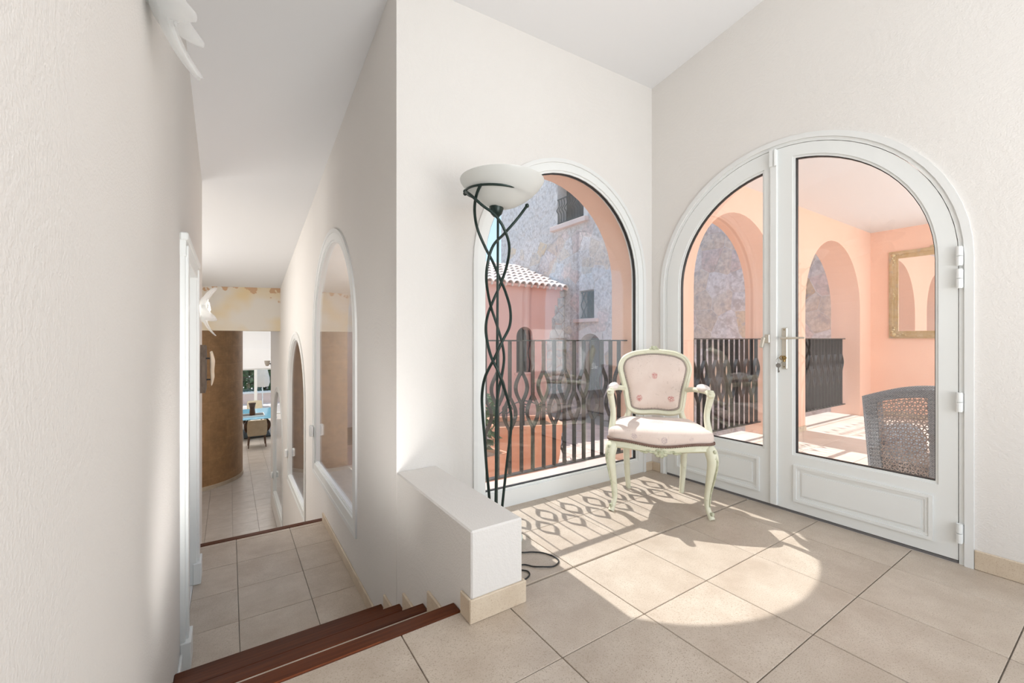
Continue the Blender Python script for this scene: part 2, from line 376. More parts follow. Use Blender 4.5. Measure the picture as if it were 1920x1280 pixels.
def tube(bm, pts, r, seg=8, closed=False, flat=1.0):
    pts = [Vector(p) for p in pts]; n = len(pts)
    if not isinstance(r, (list, tuple)): r = [r] * n
    elif len(r) != n:
        rr = []
        for i in range(n):
            t = i / max(1, n - 1) * (len(r) - 1); a = int(min(t, len(r) - 2)); f = t - a
            rr.append(r[a] * (1 - f) + r[a + 1] * f)
        r = rr
    tan = []
    for i in range(n):
        if closed: d = pts[(i + 1) % n] - pts[i - 1]
        else: d = pts[min(i + 1, n - 1)] - pts[max(i - 1, 0)]
        tan.append(d.normalized() if d.length > 1e-9 else Vector((0, 0, 1)))
    up = Vector((0, 0, 1)) if abs(tan[0].z) < .9 else Vector((1, 0, 0))
    nrm = (up - tan[0] * up.dot(tan[0])).normalized()
    rings = []
    for i in range(n):
        nrm = nrm - tan[i] * nrm.dot(tan[i])
        nrm = nrm.normalized() if nrm.length > 1e-6 else tan[i].orthogonal().normalized()
        bn = tan[i].cross(nrm)
        rings.append([bm.verts.new(pts[i] + (nrm * math.cos(2 * PI * k / seg) + bn * math.sin(2 * PI * k / seg) * flat) * r[i]) for k in range(seg)])
    m = n if closed else n - 1
    for i in range(m):
        a, b = rings[i], rings[(i + 1) % n]
        off = 0
        if closed and i == n - 1:
            off = min(range(seg), key=lambda o: (a[0].co - b[o].co).length)
        for k in range(seg):
            bm.faces.new((a[k], a[(k + 1) % seg], b[(k + 1 + off) % seg], b[(k + off) % seg]))
    if not closed:
        bm.faces.new(rings[0][::-1]); bm.faces.new(rings[-1])

def lathe(bm, prof, seg=32, c=(0, 0, 0)):
    rings = []
    for rr, z in prof:
        if rr < 1e-6: rings.append([bm.verts.new((c[0], c[1], c[2] + z))])
        else: rings.append([bm.verts.new((c[0] + rr * math.cos(2 * PI * k / seg), c[1] + rr * math.sin(2 * PI * k / seg), c[2] + z)) for k in range(seg)])
    for a, b in zip(rings, rings[1:]):
        for k in range(seg):
            k2 = (k + 1) % seg
            if len(a) == 1 and len(b) == 1: continue
            if len(a) == 1: bm.faces.new((a[0], b[k], b[k2]))
            elif len(b) == 1: bm.faces.new((a[k], a[k2], b[0]))
            else: bm.faces.new((a[k], a[k2], b[k2], b[k]))

def ball(bm, c, r, sx=1, sy=1, sz=1, u=10, v=6):
    mt = Matrix.Translation(Vector(c)) @ Matrix.Diagonal((sx, sy, sz, 1))
    bmesh.ops.create_uvsphere(bm, u_segments=u, v_segments=v, radius=r, matrix=mt)

def arch_path(c, r, zs, n=20, zb=None):
    """open path: up the left side, over the arch, down the right side"""
    p = []
    if zb is not None: p.append((c - r, zb))
    for i in range(n + 1):
        a = PI - PI * i / n
        p.append((c + r * math.cos(a), zs + r * math.sin(a)))
    if zb is not None: p.append((c + r, zb))
    return p

def ring(bm, outer, inner, d0, d1, P, closed=True):
    n = len(outer); V = []
    for pth, d in ((outer, d0), (inner, d0), (inner, d1), (outer, d1)):
        V.append([bm.verts.new(P(a, z, d)) for a, z in pth])
    for i in range(n if closed else n - 1):
        j = (i + 1) % n
        for q in range(4):
            A, B = V[q], V[(q + 1) % 4]
            bm.faces.new((A[i], A[j], B[j], B[i]))
    if not closed:
        bm.faces.new([V[q][0] for q in range(4)]); bm.faces.new([V[q][-1] for q in range(4)])

def slab(bm, path, d0, d1, P):
    a = [bm.verts.new(P(u, z, d0)) for u, z in path]; b = [bm.verts.new(P(u, z, d1)) for u, z in path]
    bm.faces.new(a); bm.faces.new(b[::-1]); n = len(path)
    for i in range(n):
        j = (i + 1) % n
        bm.faces.new((a[i], a[j], b[j], b[i]))

def arch_wall(a0, a1, zbot, ztop, holes, th, P, n=24, backcut=None):
    """wall with arched holes (centre, radius, sill, spring). material 0: front, ends; 1: reveals and back"""
    bm = BM()
    cuts = [a0, a1]
    for c, r, sill, sp in holes:
        cuts += [c - r * math.cos(PI * i / n) for i in range(n + 1)]
    k = a0
    while k < a1: cuts.append(k); k += 1.0
    cuts = sorted(set(round(q, 5) for q in cuts if a0 - 1e-6 <= q <= a1 + 1e-6))
    def hz(a, h):
        c, r, sill, sp = h
        return sp + math.sqrt(max(0, r * r - (a - c) ** 2))
    for L, Rr in zip(cuts, cuts[1:]):
        mid = (L + Rr) / 2
        h = next((h for h in holes if abs(mid - h[0]) < h[1]), None)
        polys = []
        if h is None: polys.append([(L, zbot), (Rr, zbot), (Rr, ztop(Rr)), (L, ztop(L))])
        else:
            if h[2] > zbot + 1e-4: polys.append([(L, zbot), (Rr, zbot), (Rr, h[2]), (L, h[2])])
            polys.append([(L, hz(L, h)), (Rr, hz(Rr, h)), (Rr, ztop(Rr)), (L, ztop(L))])
        for pl in polys:
            for d, mi in ((0, 0), (th, 1)):
                f = bm.faces.new([bm.verts.new(P(a, z, d)) for a, z in pl]); f.material_index = mi
        if h is not None:
            f = bm.faces.new([bm.verts.new(P(a, z, d)) for a, z, d in ((L, hz(L, h), 0), (Rr, hz(Rr, h), 0), (Rr, hz(Rr, h), th), (L, hz(L, h), th))]); f.material_index = 1
            if h[2] > zbot + 1e-4:
                f = bm.faces.new([bm.verts.new(P(a, z, d)) for a, z, d in ((L, h[2], 0), (Rr, h[2], 0), (Rr, h[2], th), (L, h[2], th))]); f.material_index = 1
        f = bm.faces.new([bm.verts.new(P(a, z, d)) for a, z, d in ((L, ztop(L), 0), (Rr, ztop(Rr), 0), (Rr, ztop(Rr), th), (L, ztop(L), th))])
    for h in holes:
        for sgn in (-1, 1):
            a = h[0] + sgn * h[1]
            f = bm.faces.new([bm.verts.new(P(a, z, d)) for z, d in ((h[2], 0), (h[3], 0), (h[3], th), (h[2], th))]); f.material_index = 1
    for a in (a0, a1):
        bm.faces.new([bm.verts.new(P(a, z, d)) for z, d in ((zbot, 0), (ztop(a), 0), (ztop(a), th), (zbot, th))])
    bmesh.ops.remove_doubles(bm, verts=bm.verts[:], dist=1e-4)
    return bm

def flatwall(name, lo, hi, mat, parent=None, kind='structure'):
    bm = BM(); box(bm, lo, hi)
    return build(name, bm, mat, parent, smooth=0, kind=kind)

def tiles(parent, rects, x0, y0, pitch, z, mat, gap=.0035, th=.012, name='tile', pitch_y=None):
    """square tiles on a grid, cut where the floor ends; every tile its own object"""
    py = pitch_y or pitch
    shared = {}
    for (ax, ay, bx, by) in rects:
        i0 = math.floor((ax - x0) / pitch) ; i1 = math.ceil((bx - x0) / pitch)
        j0 = math.floor((ay - y0) / py); j1 = math.ceil((by - y0) / py)
        for i in range(i0, i1):
            for j in range(j0, j1):
                l = max(ax, x0 + i * pitch) + gap / 2; r = min(bx, x0 + (i + 1) * pitch) - gap / 2
                b = max(ay, y0 + j * py) + gap / 2; t = min(by, y0 + (j + 1) * py) - gap / 2
                if r - l < .02 or t - b < .02: continue
                key = (round(r - l, 3), round(t - b, 3))
                if key not in shared:
                    bm = BM(); box(bm, (-key[0] / 2, -key[1] / 2, -th), (key[0] / 2, key[1] / 2, 0), bev=.0015)
                    me = bpy.data.meshes.new(name); bmesh.ops.recalc_face_normals(bm, faces=bm.faces[:]); bm.to_mesh(me); bm.free(); me.materials.append(mat)
                    shared[key] = me
                o = bpy.data.objects.new(name, shared[key]); COL.objects.link(o); o.parent = parent
                o.location = ((l + r) / 2, (b + t) / 2, z + random.uniform(-.0004, .0004))

# ------------------------------------------------------------------ main dimensions
YA, TW = 2.258, .34           # wall with the arched window
XB = 2.854                    # wall with the double door
XS = .749                     # stair wall
XL = -.215                    # left wall
YO = YA + TW
def zc(x, y): return 2.985 + .035 * (x - .749) - .166 * (y - 2.4)

# ---- floors
fl = flatwall('floor', (XL, -2.4, -.25), (XB, 1.484, -.009), M['grout'])
flb = BM(); box(flb, (.98, 1.484, -.25), (XB, YA, -.009)); build('grout_bed', flb, M['grout'], fl, smooth=0)
tiles(fl, [(XL, -1.4, XB, 1.484), (.982, 1.484, XB, YA)], .918, 1.0855 + .408, .4085, 0, M['tile'])

# ---- ceilings
def ceil_slab(name, x0, x1, y0, y1, th=.18, x0b=None):
    bm = BM(); vs = []
    for dz in (0, th):
        for x, y in ((x0, y0), (x1, y0), (x1, y1), (x0, y1)):
            vs.append(bm.verts.new((x, y, zc(x, y) + dz)))
    for f in ((0, 1, 2, 3), (7, 6, 5, 4), (0, 4, 5, 1), (1, 5, 6, 2), (2, 6, 7, 3), (3, 7, 4, 0)):
        bm.faces.new([vs[i] for i in f])
    return struct(name, bm, M['ceiling'], smooth=0)
ceil_slab('ceiling', XL - .2, XB + .34, -2.4, YO)
ceil_slab('ceiling.001', -3.2, XS + TW, YO, 8.9)
c2 = BM()
vs = [c2.verts.new(p) for p in ((-3.2, 4.9, 2.9), (XL, 4.9, 2.9), (XL, 4.9, 3.2), (-3.2, 4.9, 3.2))]

# ---- walls
PA = lambda a, z, d: (a, YA + d, z)
wA = struct('wall_north', arch_wall(XS, 3.194, -.3, lambda a: zc(a, YA) + .1, [(1.99, .765, 0.0, 1.52)], TW, PA), [M['plaster'], M['pink']], smooth=0)
PG = PA
wG = struct('wall_gallery_north', arch_wall(3.194, 7.95, -1.2, lambda a: 3.2, [(4.17, .75, 0.0, 1.54), (6.42, .83, 0.0, 1.475)], TW, PA), [M['pink'], M['pink']], smooth=0)
PB = lambda a, z, d: (XB + d, a, z)
DC = 1.314
wB = struct('wall_east', arch_wall(-2.4, YA, -.3, lambda a: zc(XB, a) + .1, [(DC, .8435, 0.0, 1.44)], TW, PB), [M['plaster'], M['pink']], smooth=0)
PS = lambda a, z, d: (XS + d, a, z)
SW = [(4.04, .91, -.33, 1.085), (6.46, .90, -1.1, .24), (9.05, .92, -2.12, -.76)]
wS = struct('wall_stair', arch_wall(YO, 10.67, -2.5, lambda a: zc(XS, a) + .1, SW, TW, PS), [M['plaster'], M['hallwall']], smooth=0)
flatwall('wall_stair_lower', (XS, YA, -2.5), (XS + TW, YO, -.3), M['plaster'])

# left wall with a doorway on the landing
bm = BM()
DY0, DY1, DZ0, DZ1 = 2.93, 3.76, -.68, 1.50
def lw(y0, y1, z0, z1):
    if z1 is None:
        vs = []
        for x in (XL - .16, XL):
            for y, z in ((y0, z0), (y1, z0), (y1, zc(x, y1) + .05), (y0, zc(x, y0) + .05)): vs.append(bm.verts.new((x, y, z)))
        for f in ((0, 1, 2, 3), (7, 6, 5, 4), (0, 4, 5, 1), (1, 5, 6, 2), (2, 6, 7, 3), (3, 7, 4, 0)): bm.faces.new([vs[i] for i in f])
    else: box(bm, (XL - .16, y0, z0), (XL, y1, z1))
lw(-2.4, DY0, -2.5, None); lw(DY1, 4.92, -2.5, None); lw(DY0, DY1, -2.5, DZ0); lw(DY0, DY1, DZ1, None)
struct('wall_west', bm, M['plaster'], smooth=0)

# parapet
pp = BM(); box(pp, (XS, 1.405, -.75), (.98, YA, .337), bev=.006)
struct('wall_parapet', pp, M['plaster'])

# beam over the lower flight, hall beyond
flatwall('wall_beam', (-3.2, 8.56, 1.205), (XS, 8.9, 2.1), M['peel'])
flatwall('wall_hall_west', (-3.4, 4.9, -2.5), (-3.2, 23.3, 3.2), M['hallwall'])
flatwall('wall_hall_south', (-3.2, 4.76, -2.5), (XL - .16, 4.92, 2.9), M['hallwall'])
flatwall('wall_dining_east', (3.2, 10.9, -2.5), (3.4, 23.3, 3.0), M['ceiling'])
flatwall('wall_dining_south', (XS + TW, 10.5, -2.5), (3.4, 10.67, 3.0), M['ceiling'])
flatwall('ceiling.002', (-3.2, 8.9, 2.9), (3.4, 23.9, 3.1), M['ceiling'])

# lower floor
lf = flatwall('floor.001', (-3.2, 4.47, -2.72), (3.4, 26.5, -2.51), M['grout'])
tiles(lf, [(-1.4, 7.8, XS, 10.4), (-1.4, 10.4, 2.4, 18.0)], .048, 4.35, .4165, -2.5, M['tile_grey'])
sb = BM(); box(sb, (-3.2, 18.0, -2.51), (3.4, 26.5, -2.5)); build('floor_slab', sb, M['tile_grey'], lf, smooth=0)

# ---- staircase
st = root_struct('staircase')
NF = [1.552, 1.878, 2.204, 2.530]
for k in range(4):
    z = -.17 * k; yf = NF[k]
    b = BM(); box(b, (XL, yf - .068, z - .042), (XS, yf, z + .003), bev=.005); build('nosing', b, M['wood'], st)
    b = BM(); box(b, (XL, yf - .04, z - .168), (XS, yf - .022, z - .042)); build('riser', b, M['tile'], st, smooth=0)
    if k:
        b = BM(); box(b, (XL, NF[k - 1] - .03, z - .04), (XS, yf - .068, z)); build('tread', b, M['tile'], st, smooth=0)
b = BM(); box(b, (XL, 1.4, -.9), (XS, 1.51, -.25)); box(b, (XL, 2.4, -2.5), (XS, 2.5, -.7)); build('stair_core', b, M['plaster'], st, smooth=0)
ld = BM(); box(ld, (XL, 2.49, -.85), (XS, 4.44, -.689)); ldo = build('landing', ld, M['grout'], st, smooth=0)
LG = [(XL, 2.49, XS, 4.405)]
tiles(ldo, LG, .048, 3.53 - .412 * 3, .412, -.68, M['tile'])
b = BM(); box(b, (XL, 4.405, -.725), (XS, 4.475, -.677), bev=.005); build('nosing', b, M['wood'], st)
for k in range(1, 11):
    z = -.68 - .1655 * k; y1 = 4.475 + .32 * k
    b = BM(); box(b, (XL, y1 - .36, z - .05), (XS, y1 - .06, z)); build('tread', b, M['tile'], st, smooth=0)
    b = BM(); box(b, (XL, y1 - .07, z - .04), (XS, y1, z + .003), bev=.005); build('nosing', b, M['wood'], st)
    b = BM(); box(b, (XL, y1 - .36, z + .003), (XS, y1 - .34, z + .13)); build('riser', b, M['tile'], st, smooth=0)
b = BM(); box(b, (XL, 7.64, -2.5), (XS, 7.66, -2.34)); build('riser', b, M['tile'], st, smooth=0)

# ---- baseboards
def bb(name, lo, hi, mat=None):
    b = BM(); box(b, lo, hi, bev=.003); return struct(name, b, mat or M['skirting'])
bb('baseboard_parapet', (.738, 1.393, 0.0), (.992, 1.405, .088))
bb('baseboard_parapet.001', (.98, 1.405, 0.0), (.992, 2.25, .088))
bb('baseboard_parapet.002', (.738, 1.405, 0.0), (.749, 1.478, .088))
bb('baseboard_east', (XB - .012, -2.4, 0), (XB, DC - .853, .088))
bb('baseboard_east.001', (XB - .012, DC + .853, 0), (XB, YA - .012, .07))
bb('baseboard_north', (2.768, YA - .012, 0), (XB, YA, .07))
bb('baseboard_landing', (XS - .012, 2.535, -.68), (XS, 4.405, -.60))
for k in range(3):
    z = -.17 * (k + 1)
    bb('baseboard_stair', (XS - .012, NF[k] + .0, z + .003), (XS, NF[k + 1] - .07, z + .095))
    bb('baseboard_stair_west', (XL, NF[k] + .0, z + .003), (XL + .012, NF[k] + .10, z + .105), M['pvc'])
bb('baseboard_west', (XL, 2.535, -.68), (XL + .012, 2.80, -.58), M['pvc'])
bb('baseboard_west.001', (XL, 3.93, -.68), (XL + .012, 4.405, -.58), M['pvc'])
bb('baseboard_west.002', (XL, -2.4, 0), (XL + .012, 1.48, .09))
bb('baseboard_west.003', (XL, 4.55, -2.5), (XL + .012, 4.92, -.95), M['pvc'])

# ---- windows
def arched_window(name, c, r, sill, sp, P, member=.066, bottom=.10, d0=-.004, depth=.07, casing=.045, sill_gap=0.0):
    root = root_struct(name)
    outer = arch_path(c, r, sp, 28, sill); inner = arch_path(c, r - member, sp, 28, sill + bottom)
    b = BM(); ring(b, outer, inner, d0, d0 + depth, P); build('frame', b, M['pvc'], root)
    b = BM(); ring(b, arch_path(c, r - member, sp, 28, sill + bottom), arch_path(c, r - member - .014, sp, 28, sill + bottom + .014), d0 + .012, d0 + .05, P); build('glazing_bead', b, M['pvc'], root)
    if casing:
        b = BM(); ring(b, arch_path(c, r + casing, sp, 28, sill - sill_gap), arch_path(c, r - .014, sp, 28, sill + (.014 if sill_gap else 0)), -.014, 0.002, P, closed=sill_gap > 0); build('casing', b, M['pvc2'], root)
    b = BM(); ring(b, arch_path(c, r - member - .013, sp, 28, sill + bottom + .013), arch_path(c, r - member - .019, sp, 28, sill + bottom + .019), d0 + .020, d0 + .042, P); build('seal', b, M['black'] if P is PA else M['pvc2'], root)
    b = BM(); slab(b, arch_path(c, r - member - .004, sp, 28, sill + bottom + .004), d0 + .028, d0 + .034, P); build('pane', b, M['glass'], root, smooth=0)
    return root
w1 = arched_window('window_1', 1.99, .765, 0.0, 1.52, PA, casing=.012)
for i, (c, r, sill, sp) in enumerate(SW):
    w = arched_window('window_%d' % (i + 2), c, r, sill, sp, PS, member=.075, bottom=.09, d0=-.01, casing=.02, sill_gap=.02)
    zh = sill + [.42, .42, .42][i]
    b = BM(); box(b, (XS - .05, c + r - .035, zh - .06), (XS - .008, c + r + .005, zh + .06), bev=.006); box(b, (XS - .045, c + r - .085, zh - .05), (XS - .018, c + r - .045, zh + .055), bev=.006)
    build('hinge', b, M['pvc'], w)

# ---- double door
door = root_struct('door_1')
b = BM(); ring(b, arch_path(DC, .8435, 1.44, 32, 0.0), arch_path(DC, .803, 1.44, 32, 0.0), -.004, .075, PB, closed=False); build('frame', b, M['pvc'], door)
b = BM(); ring(b, arch_path(DC, .852, 1.44, 32, 0.0), arch_path(DC, .822, 1.44, 32, 0.0), -.014, .002, PB, closed=False); build('casing', b, M['pvc2'], door)
b = BM(); box(b, (XB + .0, DC - .80, 0), (XB + .09, DC + .80, .012)); build('threshold', b, M['greydoor'], door, smooth=0)
def leaf(sgn):
    # sgn -1: leaf towards the camera (right in the photograph), +1: leaf towards the corner
    def half(r, x0, zb, n=18):
        pts = [(x0, zb), (x0, 1.44 + math.sqrt(r * r - x0 * x0))]
        a0 = math.acos(x0 / r)
        for i in range(1, n + 1):
            a = a0 * (1 - i / n); pts.append((r * math.cos(a), 1.44 + r * math.sin(a)))
        pts.append((r, zb)); return [(DC + sgn * p, z) for p, z in pts]
    st_in = .092 if sgn < 0 else .072
    rin = .733 if sgn < 0 else .70
    outer = half(.80, .003, .016); inner = half(rin, st_in, .352)
    b = BM(); ring(b, outer, inner, -.002, .052, PB); lf_ = build('leaf', b, M['pvc'], door)
    b = BM(); ring(b, half(rin + .002, st_in - .002, .350), half(rin - .012, st_in + .012, .364), .006, .046, PB); build('glazing_bead', b, M['pvc'], lf_)
    b = BM(); ring(b, half(rin - .011, st_in + .011, .363), half(rin - .016, st_in + .016, .368), .014, .04, PB); build('seal', b, M['black'], lf_)
    b = BM(); slab(b, half(rin - .006, st_in + .006, .358), .024, .030, PB); build('pane', b, M['glass'], lf_, smooth=0)
    # fielded bottom panel
    u0, u1, z0, z1 = .10, .715, .075, .295
    q = lambda m: [(DC + sgn * (u0 + m), z0 + m), (DC + sgn * (u1 - m), z0 + m), (DC + sgn * (u1 - m), z1 - m), (DC + sgn * (u0 + m), z1 - m)]
    b = BM(); ring(b, q(0), q(.016), -.012, 0, PB); ring(b, q(.016), q(.03), -.006, 0, PB); slab(b, q(.045), -.008, 0.0, PB); build('panel', b, M['pvc'], lf_)
    return lf_
leafR = leaf(-1); leafL = leaf(1)
b = BM(); box(b, (XB - .02, DC - .012, .02), (XB - .001, DC + .03, 2.235), bev=.004); build('astragal', b, M['pvc'], leafL)
# top bolt on the meeting stile
b = BM(); box(b, (XB - .034, DC + .004, 2.13), (XB - .018, DC + .03, 2.24), bev=.004); tube(b, [(XB - .03, DC - .006, 2.13), (XB - .03, DC - .006, 2.23)], .009); build('bolt', b, M['pvc'], leafL)
# handle set
hx = XB - .002
b = BM(); box(b, (hx - .010, 1.247, .87), (hx, 1.279, 1.125), bev=.004); hp = build('handle_plate', b, M['nickel'], leafR)
b = BM(); tube(b, smooth_path([(hx - .005, 1.263, 1.06), (hx - .035, 1.263, 1.06), (hx - .05, 1.255, 1.06), (hx - .052, 1.2, 1.061), (hx - .05, 1.135, 1.062)], 5), [.009, .009, .0085, .007, .005], 8); build('lever', b, M['nickel'], leafR)
b = BM(); tube(b, [(hx - .008, 1.262, .94), (hx - .02, 1.262, .94)], .013, 12); box(b, (hx - .02, 1.256, .915), (hx - .008, 1.268, .94), bev=.002)
for z in (.885, 1.112): tube(b, [(hx - .009, 1.263, z), (hx - .0115, 1.263, z)], .004, 8)
build('lock_cylinder', b, M['brass'], leafR)
b = BM(); box(b, (XB - .038, 1.372, 1.0), (XB - .02, 1.395, 1.07), bev=.005, rot=Matrix.Rotation(R(14), 3, 'X')); box(b, (XB - .022, 1.345, 1.03), (XB - .001, 1.375, 1.085), bev=.004); tube(b, [(XB - .024, 1.352, 1.075), (XB - .001, 1.352, 1.075)], .004); build('latch', b, M['nickel'], leafL)
for z0 in (1.29, 1.395, .715, .105):
    b = BM(); tube(b, [(XB - .022, .507, z0), (XB - .022, .507, z0 + .043)], .011, 10); tube(b, [(XB - .022, .507, z0 + .047), (XB - .022, .507, z0 + .09)], .011, 10); box(b, (XB - .022, .495, z0 + .004), (XB + .002, .519, z0 + .086))
    build('hinge', b, M['pvc'], door)

keys = thing('key_ring', 'steel key hanging on a ring from the brass lock of the glazed door', 'keys', (hx - .03, 1.27, .935))
b = BM(); tube(b, [(.004 + .0, -.008, .005), (.016, -.008, .005)], .003, 6); tube(b, [(-.012, -.008 + .012 * math.cos(t * PI / 6), .005 + .012 * math.sin(t * PI / 6)) for t in range(12)], .0025, 6, closed=True); build('key', b, M['brass'], keys)
b = BM(); tube(b, [(-.012, .006 + .018 * math.cos(t * PI / 8), -.012 + .018 * math.sin(t * PI / 8)) for t in range(16)], .0012, 6, closed=True); build('ring', b, M['steel'], keys)
b = BM(); lathe(b, [(0, -.002), (.014, -.002), (.014, .002), (0, .002)], 14); bmesh.ops.rotate(b, verts=b.verts[:], cent=(0, 0, 0), matrix=Matrix.Rotation(R(90), 3, 'Y')); bmesh.ops.translate(b, verts=b.verts[:], vec=(-.012, .012, -.042)); box(b, (-.0135, .009, -.085), (-.0105, .015, -.05)); box(b, (-.0135, .005, -.083), (-.0105, .010, -.072)); build('key', b, M['steel'], keys)

# door_2 on the landing (white casing and closed leaf)
d2 = root_struct('door_2')
b = BM(); box(b, (XL - .12, DY0, DZ0 + .01), (XL - .08, DY1, DZ1), bev=.003); lf2 = build('leaf', b, M['pvc'], d2)
for y0, y1 in ((2.80, DY0 + .01), (DY1 - .01, 3.90)):
    b = BM(); box(b, (XL - .10, y0, DZ0), (XL + .022, y1, DZ1 + .08), bev=.004); box(b, (XL, y0 + .03, DZ0), (XL + .034, y1 - .03, DZ1 + .05), bev=.004); build('jamb', b, M['pvc'], d2)
    b = BM(); box(b, (XL, y0 - .01, DZ0), (XL + .046, y1 + .01, DZ0 + .15), bev=.004); build('plinth', b, M['pvc'], d2)
b = BM(); box(b, (XL - .09, 2.793, DZ1 - .012), (XL + .026, 3.907, DZ1 + .09), bev=.004); box(b, (XL, 2.78, DZ1 + .07), (XL + .036, 3.92, DZ1 + .11), bev=.006); build('head', b, M['pvc'], d2)

# ------------------------------------------------------------------ railings
EW = .046
def strip(bm, pts, t=.008, d=.036):
    """flat bar: pts (x, z) in the plane of the railing"""
    n = len(pts); rows = []
    for i in range(n):
        a = Vector(pts[max(i - 1, 0)]); c = Vector(pts[min(i + 1, n - 1)]); tg = (c - a).normalized(); nm = Vector((-tg.y, tg.x)) * t / 2
        p = Vector(pts[i])
        rows.append([bm.verts.new((q.x, y, q.y)) for q, y in ((p + nm, -d / 2), (p - nm, -d / 2), (p - nm, d / 2), (p + nm, d / 2))])
    for a, c in zip(rows, rows[1:]):
        for k in range(4): bm.faces.new((a[k], a[(k + 1) % 4], c[(k + 1) % 4], c[k]))
    bm.faces.new(rows[0]); bm.faces.new(rows[-1][::-1])
def baluster_mesh(high, h=.91):
    bm = BM(); z1, z0 = (.70, .475) if high else (.525, .30)
    strip(bm, [(0, 0), (0, z0)]); strip(bm, [(0, z1), (0, h)])
    for s in (-1, 1):
        strip(bm, [(s * (.003 + EW * math.sin(PI * i / 12) ** 1.15), z0 + (z1 - z0) * i / 12) for i in range(13)])
    bmesh.ops.recalc_face_normals(bm, faces=bm.faces[:])
    me = bpy.data.meshes.new('baluster'); bm.to_mesh(me); bm.free(); me.materials.append(M['iron'])
    return me
BAL = [baluster_mesh(True), baluster_mesh(False)]
def railing(x0, x1, y, label, ph=0, ztop=1.05):
    t = thing('railing', label, 'railing', (x0, y, .13 + ztop - 1.05), group='iron railings in the arches')
    b = BM(); box(b, (0, -.022, .91), (x1 - x0, .022, .92), bev=.002); build('top_rail', b, M['iron'], t)
    b = BM(); box(b, (0, -.022, -.01), (x1 - x0, .022, 0.0), bev=.002); build('bottom_rail', b, M['iron'], t)
    n = int((x1 - x0) / .0975)
    off = ((x1 - x0) - (n - 1) * .0975) / 2
    for i in range(n):
        o = bpy.data.objects.new('baluster', BAL[(i + ph) % 2]); COL.objects.link(o); o.parent = t; o.location = (off + i * .0975, 0, 0)
    return t
YR = 2.445
railing(1.227, 2.753, YR, 'grey iron railing with eye-shaped bars outside the arched window behind the armchair', 0)
railing(3.422, 4.918, YR, 'grey iron railing in the gallery arch seen through the left door leaf', 0, 1.065)
railing(5.592, 7.248, YR, 'grey iron railing in the far gallery arch seen through the right door leaf', 1, 1.07)

# ------------------------------------------------------------------ gallery
gf = flatwall('floor_gallery', (XB, -2.0, -.25), (7.95, YO + .0, -.010), M['grout'])
tiles(gf, [(XB + .09, DC - .84, 3.194, DC + .84), (3.194, -1.0, 7.6, YA)], 3.194, YA - .412 * 8, .412, 0, M['tile_out'])
for xa, xb in ((3.422, 4.918), (5.592, 7.248)):
    b = BM(); box(b, (xa, YA + .004, -.06), (xb, YO + .04, .004), bev=.002); build('sill', b, M['tile_out'], wG)
b = BM(); box(b, (1.227, YA + .07, -.05), (2.753, YO + .05, .03), bev=.004); build('sill', b, M['tile_out'], wA)
flatwall('ceiling_gallery', (XB + .34, -2.0, 2.575), (7.9, YO, 2.75), M['ceiling'])
flatwall('wall_gallery_east', (7.65, -2.0, -.25), (7.95, YA, 2.75), M['pink'])
flatwall('baseboard_gallery', (7.635, -2.0, 0), (7.65, YA, .06), M['skirting'])
flatwall('baseboard_gallery.001', (4.925, YA - .013, 0), (5.585, YA, .055), M['skirting'])

# gilt mirror
mr = thing('wall_mirror', 'gilt framed mirror with carved corners on the pink gallery wall', 'mirror', (7.65, 1.56, 1.665))
PM = lambda a, z, d: (-d, a, z)
def rect(w, h, m): return [(-w / 2 + m, -h / 2 + m), (w / 2 - m, -h / 2 + m), (w / 2 - m, h / 2 - m), (-w / 2 + m, h / 2 - m)]
mw, mh = .98, 1.19
b = BM()
for m0, m1, d in ((0, .022, .030), (.022, .045, .046), (.045, .075, .034), (.075, .10, .026)): ring(b, rect(mw, mh, m0), rect(mw, mh, m1), 0, d, PM)
build('frame', b, M['gilt'], mr, smooth=0)
for sx in (-1, 1):
    for sz in (-1, 1):
        b = BM()
        cx_, cz_ = sx * (mw / 2 - .05), sz * (mh / 2 - .05)
        ball(b, (-.045, cx_, cz_), .03, .6, 1, 1)
        for k in range(5):
            ball(b, (-.045, cx_ - sx * .028 * (k + .5), cz_ + sz * .012 * math.sin(k * 1.7)), .020 - .002 * k, .6, 1, .8, 8, 5); ball(b, (-.045, cx_ + sx * .012 * math.sin(k * 1.7), cz_ - sz * .028 * (k + .5)), .020 - .002 * k, .6, .8, 1, 8, 5)
        build('corner_ornament', b, M['gilt'], mr)
for s in (-1, 1):
    b = BM()
    for k in range(-3, 4): ball(b, (-.045, s * (mw / 2 - .05) + .006 * math.sin(k * 2), k * .022), .02 - .003 * abs(k), .6, 1, .9, 8, 5)
    build('side_ornament', b, M['gilt'], mr)
b = BM()
for k in range(-3, 4): ball(b, (-.04, k * .02, mh / 2 + .008 + .012 * math.cos(k * .5)), .017 - .002 * abs(k), .6, 1, 1, 8, 5)
build('crest', b, M['gilt'], mr)
b = BM(); slab(b, rect(mw, mh, .098), .010, .016, PM); build('mirror_glass', b, M['mirror'], mr, smooth=0)

